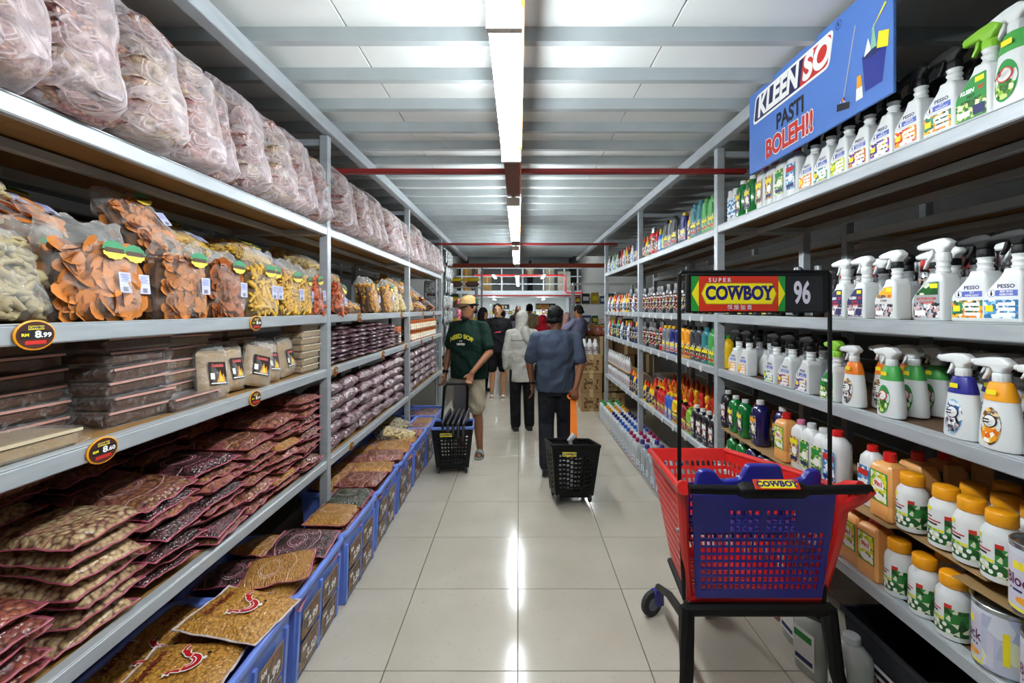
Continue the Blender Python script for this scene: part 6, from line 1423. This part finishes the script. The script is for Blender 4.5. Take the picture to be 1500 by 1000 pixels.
b2.rotation_euler = (-.12, .05, .12); b2.location = (.44, 3.86, .02)
ha = [(.02, .165, .45), (.10, .42, .80)]
q = MB(); A, B = Vector((.06, .17, .44)), Vector((.115, .44, .79)); d = (B-A).normalized(); s = Vector((1, 0, 0)); n_ = d.cross(s).normalized()
q.rings([[A+t*(B-A)+s*w*a+n_*.010*b for a, b in ((-1, -1), (1, -1), (1, 1), (-1, 1))] for t, w in ((0, .032), (.5, .030), (1, .028))])
ring = [B+d*.045+(s*math.cos(t)*.052+d*math.sin(t)*.040) for t in [2*PI*i/20 for i in range(21)]]
q.tube(ring, .011, 8)
ph = ob('pull_handle', q.make('pull_handle', orange), b2)
pb = pillow(.19, .32, .15, 12, 12, 90, .02, .3, .1, 2.4); o = ob('shopping_bag', pb.make('shopping_bag', mat('white_bag_film', 'd8dcdc', .3, 0, .1, 9, .6, coat=.5), 60), None, (.435, 3.87, .11), (0, 0, .1)); tag(o, 'knotted white plastic bag inside the pulled basket', 'bag')
ob('knot', MB().tube([(0, 0, .30), (.01, 0, .36), (-.005, 0, .40), (.04, .0, .45)], [.05, .018, .022, .03], 8).make('knot', MATS['white_bag_film']), o)
# ---------------------------------------------------------------- people in the aisle
PG = 'shoppers in the aisle'
# man with the pulled basket, seen from behind
man2, _ = person(.37, 4.55, PI-.08, 'man seen from behind in slate blue T-shirt pulling a basket by its orange handle',
  dict(Rs=(-.21, 0, 1.40), Re=(-.255, .06, 1.12), Rw=(-.20, .15, .90), Rhd=(.15, .25, -1), Rhs=(1, 0, .2), Rhp=1, Ls=(.21, 0, 1.40), Le=(.275, -.02, 1.12), Lw=(.25, -.10, .89), Lhd=(-.02, -.05, -1), Lk=(.10, -.04, .50), La=(.095, .10, .10), Rk=(-.09, -.10, .52), Ra=(-.095, -.12, .085)),
  h=1.66, sk='8a5638', top=cloth('slate_shirt', '404a5c'), bot='25262c', legs='long', shoes='shoe', head=(-.45, .05), fat=1.12, hair='tousled', sleeve=.80, hands=(1.1, .45), face=True, group=PG)
ob('wristwatch', MB().tube([(.248, -.088, .925), (.250, -.096, .905)], .033, 12).make('wristwatch', black), man2)
# man in dark green with cap
man1, H1 = person(-.56, 5.10, -.42, 'man in dark green T-shirt, tan cap and khaki shorts holding a basket handle',
  dict(Re=(-.27, .03, 1.13), Rw=(-.27, -.05, .88), Le=(.275, -.04, 1.13), Lw=(.175, -.235, .93), Lhd=(-.15, -.35, -.9), Lhs=(-.7, -.3, .1), Lhp=-1, Lk=(.11, -.02, .5), La=(.12, .03, .085), Lf=(.45, -1, 0), Rf=(-.2, -1, 0)),
  h=1.76, sk='9a6646', top=cloth('dark_green_shirt', '0e271f'), bot='b4a890', legs=.92, shoes='sandal', head=(-.16, .10), fat=1.18, hair='short', sleeve=.75, hands=(.6, 1.0), group=PG)
q = MB(); stack(q, [(.055, .090, .108, 0, .012), (.085, .088, .104, 0, .012), (.115, .072, .084, 0, .014), (.138, .045, .05, 0, .014), (.146, .012, .014, 0, .014)], M=H1)
cp = ob('cap', q.make('cap', cloth('tan_cap', 'b89a68'), 60), man1)
q = MB(); rs = []
for yy, w, z in ((-.075, .088, .062), (-.12, .080, .055), (-.165, .055, .042), (-.18, .02, .036)): rs.append([H1 @ Vector((a*w, yy, z+b)) for a, b in ((-1, -.012), (0, 0), (1, -.012), (1, -.006), (0, .006), (-1, -.006))])
q.rings(rs); ob('visor', q.make('visor', cloth('dark_visor', '3a2a1c')), cp)
q = MB(); stack(q, [(.050, .092, .075, 0, .05), (.09, .088, .07, 0, .05), (.12, .06, .05, 0, .045)], M=H1); ob('cap_back', q.make('cap_back', cloth('green_cap_back', '24463c'), 60), cp)
ob('wristwatch', MB().tube([(-.27, -.045, .915), (-.27, -.05, .885)], .034, 12).make('wristwatch', black), man1)
q = MB(); q.ball(H1 @ Vector((0, -.062, -.095)), (.048, .034, .028), 0, 12, 6); ob('beard', q.make('beard', mat('beard_hair', '2e1e16', .8)), man1)
def chest(root, s, size, m, z, y=-.150, arch=0, sx=1):
    me = text(s, size, .05, 0, sx); q = MB().add([(v.co.x, y+.9*v.co.x**2, v.co.z+z-arch*v.co.x**2) for v in me.vertices], [list(p.vertices) for p in me.polygons]); ob('lettering', q.make('lettering', m), root)
chest(man1, 'NEED SOF', .062, mat('shirt_yellow', 'd8d03a', .7), 1.30, -.170, 2.2); chest(man1, 'LIMITED', .028, ink_w, 1.215, -.170); chest(man1, 'north', .016, ink_w, 1.25, -.170)
# hooded woman from behind
scarf = cloth('grey_white_scarf', 'b9b7ae')
person(.045, 6.15, PI+.15, 'woman from behind in pale grey headscarf, pale top and black trousers', dict(tail=1, Re=(-.22, .0, 1.12), Rw=(-.2, -.12, .95), Lw=(.235, .0, .88)), h=1.60, sk='b8835e', top=cloth('pale_tunic', 'b3b1a8'), sleeve=1.85, bot='141416', legs='long', shoes='shoe', hair='scarf', extra=scarf, face=False, top_len=.70, fat=1.0, group=PG)
# man in black facing the camera
m4, _ = person(-.385, 8.25, .05, 'man in black T-shirt with a pink mark, black shorts and white sandals', dict(), h=1.72, sk='c08c68', top=cloth('black_shirt', '121214'), bot='101012', legs=.86, head=(-.05, .02), hair='tousled', shoe_m=mat('white_sandal', 'd8d8d4', .6), sleeve=.62, group=PG)
l = MB(); l.add([(x, -.139+.9*x*x, z) for x, z in ((-.07, 1.20), (.0, 1.225), (.075, 1.23), (.04, 1.205), (.07, 1.195), (.0, 1.205))], [(0, 5, 1), (5, 3, 1), (1, 3, 2), (5, 4, 3)]); ob('printed_logo', l.make('print', mat('shirt_pink', 'd84a60', .7)), m4)
person(-.72, 9.1, 2.2, 'person in black from behind with long black hair beside the man in black', dict(), h=1.66, sk='b8835e', top='101114', bot='141416', hair='long', face=False, fine=False, group=PG, shoes='shoe', top_len=.78)
person(-.03, 10.3, .1, 'woman with short black hair and grey top between the man in black and the headscarf', dict(), h=1.58, sk='c8966e', top='8a8a96', bot='22242c', hair='short', fine=False, group=PG, shoes='shoe')
person(1.10, 8.7, -2.3, 'man in lavender T-shirt reaching to the shelf past the cardboard boxes', dict(lean=-.1, Le=(.33, -.10, 1.18), Lw=(.36, -.34, 1.12), Lhd=(.1, -1, -.1), Rw=(-.26, -.10, .95)), h=1.70, sk='a87048', top='7a7c98', bot='2c2c34', hair='short', face=False, fine=False, fat=1.1, group=PG, shoes='shoe', head=(0, .3))
person(.27, 11.4, 2.9, 'man in beige T-shirt seen from behind in the crowd', dict(), h=1.76, sk='b07a54', top='a8926a', bot='3a3a40', hair='short', face=False, fine=False, group=PG, shoes='shoe')
person(.50, 9.6, 2.4, 'woman in bright red headscarf partly hidden by the slate T-shirt', dict(), h=1.50, sk='b8835e', top='8a1c22', sleeve=1.8, bot='1c1c20', legs='skirt', hair='scarf', extra=cloth('red_scarf', 'b01424'), face=False, fine=False, group=PG, shoes='shoe')
person(-.02, 13.5, .2, 'distant man with cropped hair at the centre of the crowd', dict(), h=1.72, sk='8a5a3c', top='24242c', bot='1c1c22', hair='short', fine=False, group=PG, shoes='shoe')
person(1.02, 9.75, 2.8, 'person in pale pink headscarf behind the slate T-shirt', dict(), h=1.55, sk='c08c68', top='c8a0a4', sleeve=1.8, bot='2a2a30', legs='skirt', hair='scarf', extra=cloth('pink_scarf', 'd8b0ac'), face=False, fine=False, group=PG, shoes='shoe')
person(.86, 11.8, 2.6, 'person in salmon shirt beyond the beige T-shirt', dict(), h=1.68, sk='b8835e', top='d09a90', bot='2a2a30', hair='short', face=False, fine=False, group=PG, shoes='shoe')
person(-.45, 13.0, 2.9, 'distant shopper in purple with short dark hair', dict(), h=1.60, sk='a87048', top='3c3460', bot='22222a', hair='short', face=False, fine=False, group=PG, shoes='shoe')
person(.62, 24.9, 2.4, 'person standing on the upper deck in black trousers', dict(), h=1.7, sk='b07850', top='c8bca8', bot='141418', hair='short', face=False, fine=False, shoes='shoe')[0].location.z = 2.58
# ---------------------------------------------------------------- goods beyond the last posts
# cardboard boxes stacked at the end of the cleaner side
cb = card; k = 0
for X, Y, zs in ((1.16, 7.45, (0, .30, .60)), (1.52, 7.45, (0, .32)), (1.18, 7.95, (0, .32, .64))):
    for j, zz in enumerate(zs):
        o = bx('cardboard_box', (-.17, -.23, 0), (.17, .23, .295), mat('carton_%d' % (k % 3), ('a8885c', '9c7c50', 'b49468')[k % 3], .8, 0, .1, 10), None, .004); o.location = (X, Y, zz); o.rotation_euler[2] = RNG.uniform(-.04, .04)
        tag(o, 'brown cardboard box, %s in %s stack past the last cleaner post' % (('lowest', 'second', 'top')[j], ('the aisle', 'the inner', 'the farther')[(0 if X < 1.17 else 1 if X > 1.4 else 2)]), 'box', 'cardboard boxes past the cleaner rack')
        bx('tape', (-.03, -.231, .0), (.03, .231, .2965), mat('box_tape', 'c8b080', .4), o)
        q = MB(); q.rect(-.12, .05, .12, .22, -.2314, 0); ob('print', q.make('print', mosaic('box_print', ['a8885c', 'a8885c', '6a4a2c', 'b08c5c', 'a8885c', '5a4028'], 30, .8)), o); k += 1
for i in range(6): place('w_pill', 1.06+.09*(i % 3), 7.30+.14*(i//3), .9, 0, 'white bottle standing on the cardboard boxes, %s along' % ORD[i], 'bottle', 'white bottles on the boxes', sc=1.15)
for X, Y, n in ((1.50, 9.1, 3), (2.5, 9.3, 3), (2.0, 9.2, 3)):
    for j in range(n):
        o = bx('crate_box', (-.22, -.28, 0), (.22, .28, .36), mat('dark_carton', '7c5a38', .8), None, .005); o.location = (X+.05*j, Y, .365*j); tag(o, 'brown carton, %s of the pile under the orange snacks, %s pile' % (ORD[j], ('middle', 'aisle', 'inner')[(0 if X == 2.0 else 1 if X < 1.7 else 2)]), 'carton', 'brown cartons under the orange snacks')
        bx('tape', (-.03, -.281, 0), (.03, .281, .361), mat('box_tape', 'c8b080', .4), o)
for i in range(9): bag('deep' if i % 2 else 'red', 1.34+.15*(i % 5)+.3*(i//5), 9.0+.12*(i//5), 1.10+.0*(i//5), 'orange snack bag on the brown cartons, %s along' % ORD[i], 'orange snack bags on the cartons', (-.5, .2*(i % 2), RNG.uniform(-2.2, -1.2)), 1.0)
# silver strip packs hanging past the snack rack
foil = peas('crinkled_foil', '4a5050', 'c8ccca', '8a9290', 60, None, 1, 'f0f2f2', .5)
packet('foil_pack', foil, .16, .20, .05, 15, 'foil_packet')
hk = empty('strip_hanger', 'steel hanger rail carrying foil snack packets past the last snack post', 'rail', (-1.18, 7.35, 0))
for dx in (0, -.22): ob('hanger_bar', MB().tube([(dx, -.25, 2.58), (dx, .55, 2.58)], .012, 8).make('hanger_bar', steel), hk)
for yy in (-.25, .55): ob('hanger_upright', MB().tube([(-.11, yy, 0), (-.11, yy, 2.6)], .016, 8).make('hanger_upright', steel), hk)
c_ = 0
for dx in (.0, -.22):
    for yy in (-.18, .02, .22, .42):
        for j in range(9 if dx == 0 else 8):
            place('foil_pack', -1.18+dx, 7.35+yy, 2.44-.235*j, 0, 'silver foil snack packet, %s of its strip, %s strip of the %s rail' % (ORD[j], ORD[int((yy+.2)/.2)], ('outer', 'inner')[dx < 0]), 'foil packet', 'foil packets hanging in strips', (PI/2, 0, PI/2+RNG.uniform(-.3, .3) if dx == 0 else RNG.uniform(-.3, .3)))
packet('pink_pack', mosaic('print_pinkpack', ['d84a6a', 'e88aa0', 'c83a5a', 'f0c8d0'], 30), .14, .18, .05, 16, 'candy_packet')
for j in range(5): place('pink_pack', -1.03, 8.05, 1.72-.19*j, 0, 'pink candy packet hanging behind the cap, %s from top' % ORD[j], 'candy packet', 'pink packets hanging', (PI/2, 0, RNG.uniform(-.3, .3)))
hk = empty('packet_hook', 'steel hook strip for the pink candy packets', 'hook', (-1.03, 8.1, 0)); ob('hook_strip', MB().tube([(0, 0, 0), (0, 0, 1.9)], .012, 8).make('hook_strip', steel), hk); ob('hook_foot', MB().lathe([(.12, 0), (.12, .02), (.03, .03)], 14).make('hook_foot', steel_d), hk)
# brown and yellow snack packs farther on
packet('yel_pack', mosaic('print_yellow', ['f0d820', 'f0d820', 'd89a20', 'f4e85a'], 18), .30, .12, .08, 17, 'snack_block'); packet('brn_pack', mat('brown_snack_pack', '6a4a44', .35, 0, .3, 14, .4, coat=.6), .30, .22, .12, 18, 'snack_block')
hk = empty('display_stand', 'steel display stand of brown and yellow snack blocks past the foil packets', 'stand', (-1.15, 9.6, 0))
for dx in (-.36, .36): ob('stand_upright', MB().tube([(dx, .1, 0), (dx, .1, 2.5)], .02, 8).make('stand_upright', steel), hk)
for i in range(5): bx('stand_shelf', (-.38, -.15, .40+.42*i-.012), (.38, .15, .40+.42*i), steel_d, hk)
for i in range(5):
    for j in range(2):
        place('brn_pack', -1.32+.34*j, 9.6, .402+.42*i, 0, 'brown snack block, %s of level %s of the display stand' % (('inner', 'outer')[j], ORD[i]), 'snack block', 'snack blocks on the stand')
        place('yel_pack', -1.32+.34*j, 9.6, .525+.42*i, 0, 'yellow header block, %s of level %s of the display stand' % (('inner', 'outer')[j], ORD[i]), 'snack block', 'snack blocks on the stand')
# shelving in the far hall
def far_rack(x, y, w, n, h, label, m):
    e = empty('far_shelf', label, 'shelf', (x, y, 0), 0, 'white shelves of the far hall')
    for sx in (-w/2, w/2): bx('post', (sx-.02, -.02, 0), (sx+.02, .02, h), steel, e); bx('post', (sx-.02, .4, 0), (sx+.02, .44, h), steel, e)
    for i in range(n): bx('shelf_board', (-w/2, -.02, .15+i*(h-.2)/(n-1)), (w/2, .42, .18+i*(h-.2)/(n-1)), white, e)
    for i in range(n-1):
        z0 = .18+i*(h-.2)/(n-1); c = 0; xx = -w/2+.04
        while xx < w/2-.18:
            ww = RNG.uniform(.10, .24); hh = RNG.uniform(.14, .30)
            o = bx('far_packet', (-ww/2, -.1, 0), (ww/2, .1, hh), mat('far_goods_%d' % ((c*3+i) % 7), ('d8d8d0', '3a6a4a', 'c8a83a', '8a3a30', 'e8e4dc', '4a5a8a', '2a2a2e')[(c*3+i) % 7], .5), None, .006); o.location = (x+xx+ww/2, y+.12, z0)
            tag(o, 'packet on shelf level %s of the %s, %s along' % (ORD[i], ('front ' if y < 20 else 'deck ')+('snack-side' if x < 0 else 'cleaner-side')+' far shelf', ORD[c]), 'packet', 'packets on the far shelves')
            q = MB(); q.rect(-ww*.35, hh*.3, ww*.35, hh*.7, -.1012, 0); ob('label', q.make('label', ink_w if c % 2 else ink_y), o); xx += ww+.03; c += 1
far_rack(-1.75, 11.6, 1.3, 5, 2.3, 'white shelf before the far hall, on the snack side', white)
far_rack(2.2, 11.6, 1.6, 5, 2.3, 'white shelf before the far hall, on the cleaner side', white)
far_rack(-.95, 27.5, 1.6, 4, 1.9, 'pale shelf under the deck, snack side', white)
far_rack(1.25, 27.5, 1.6, 4, 1.9, 'pale shelf under the deck, cleaner side', white)
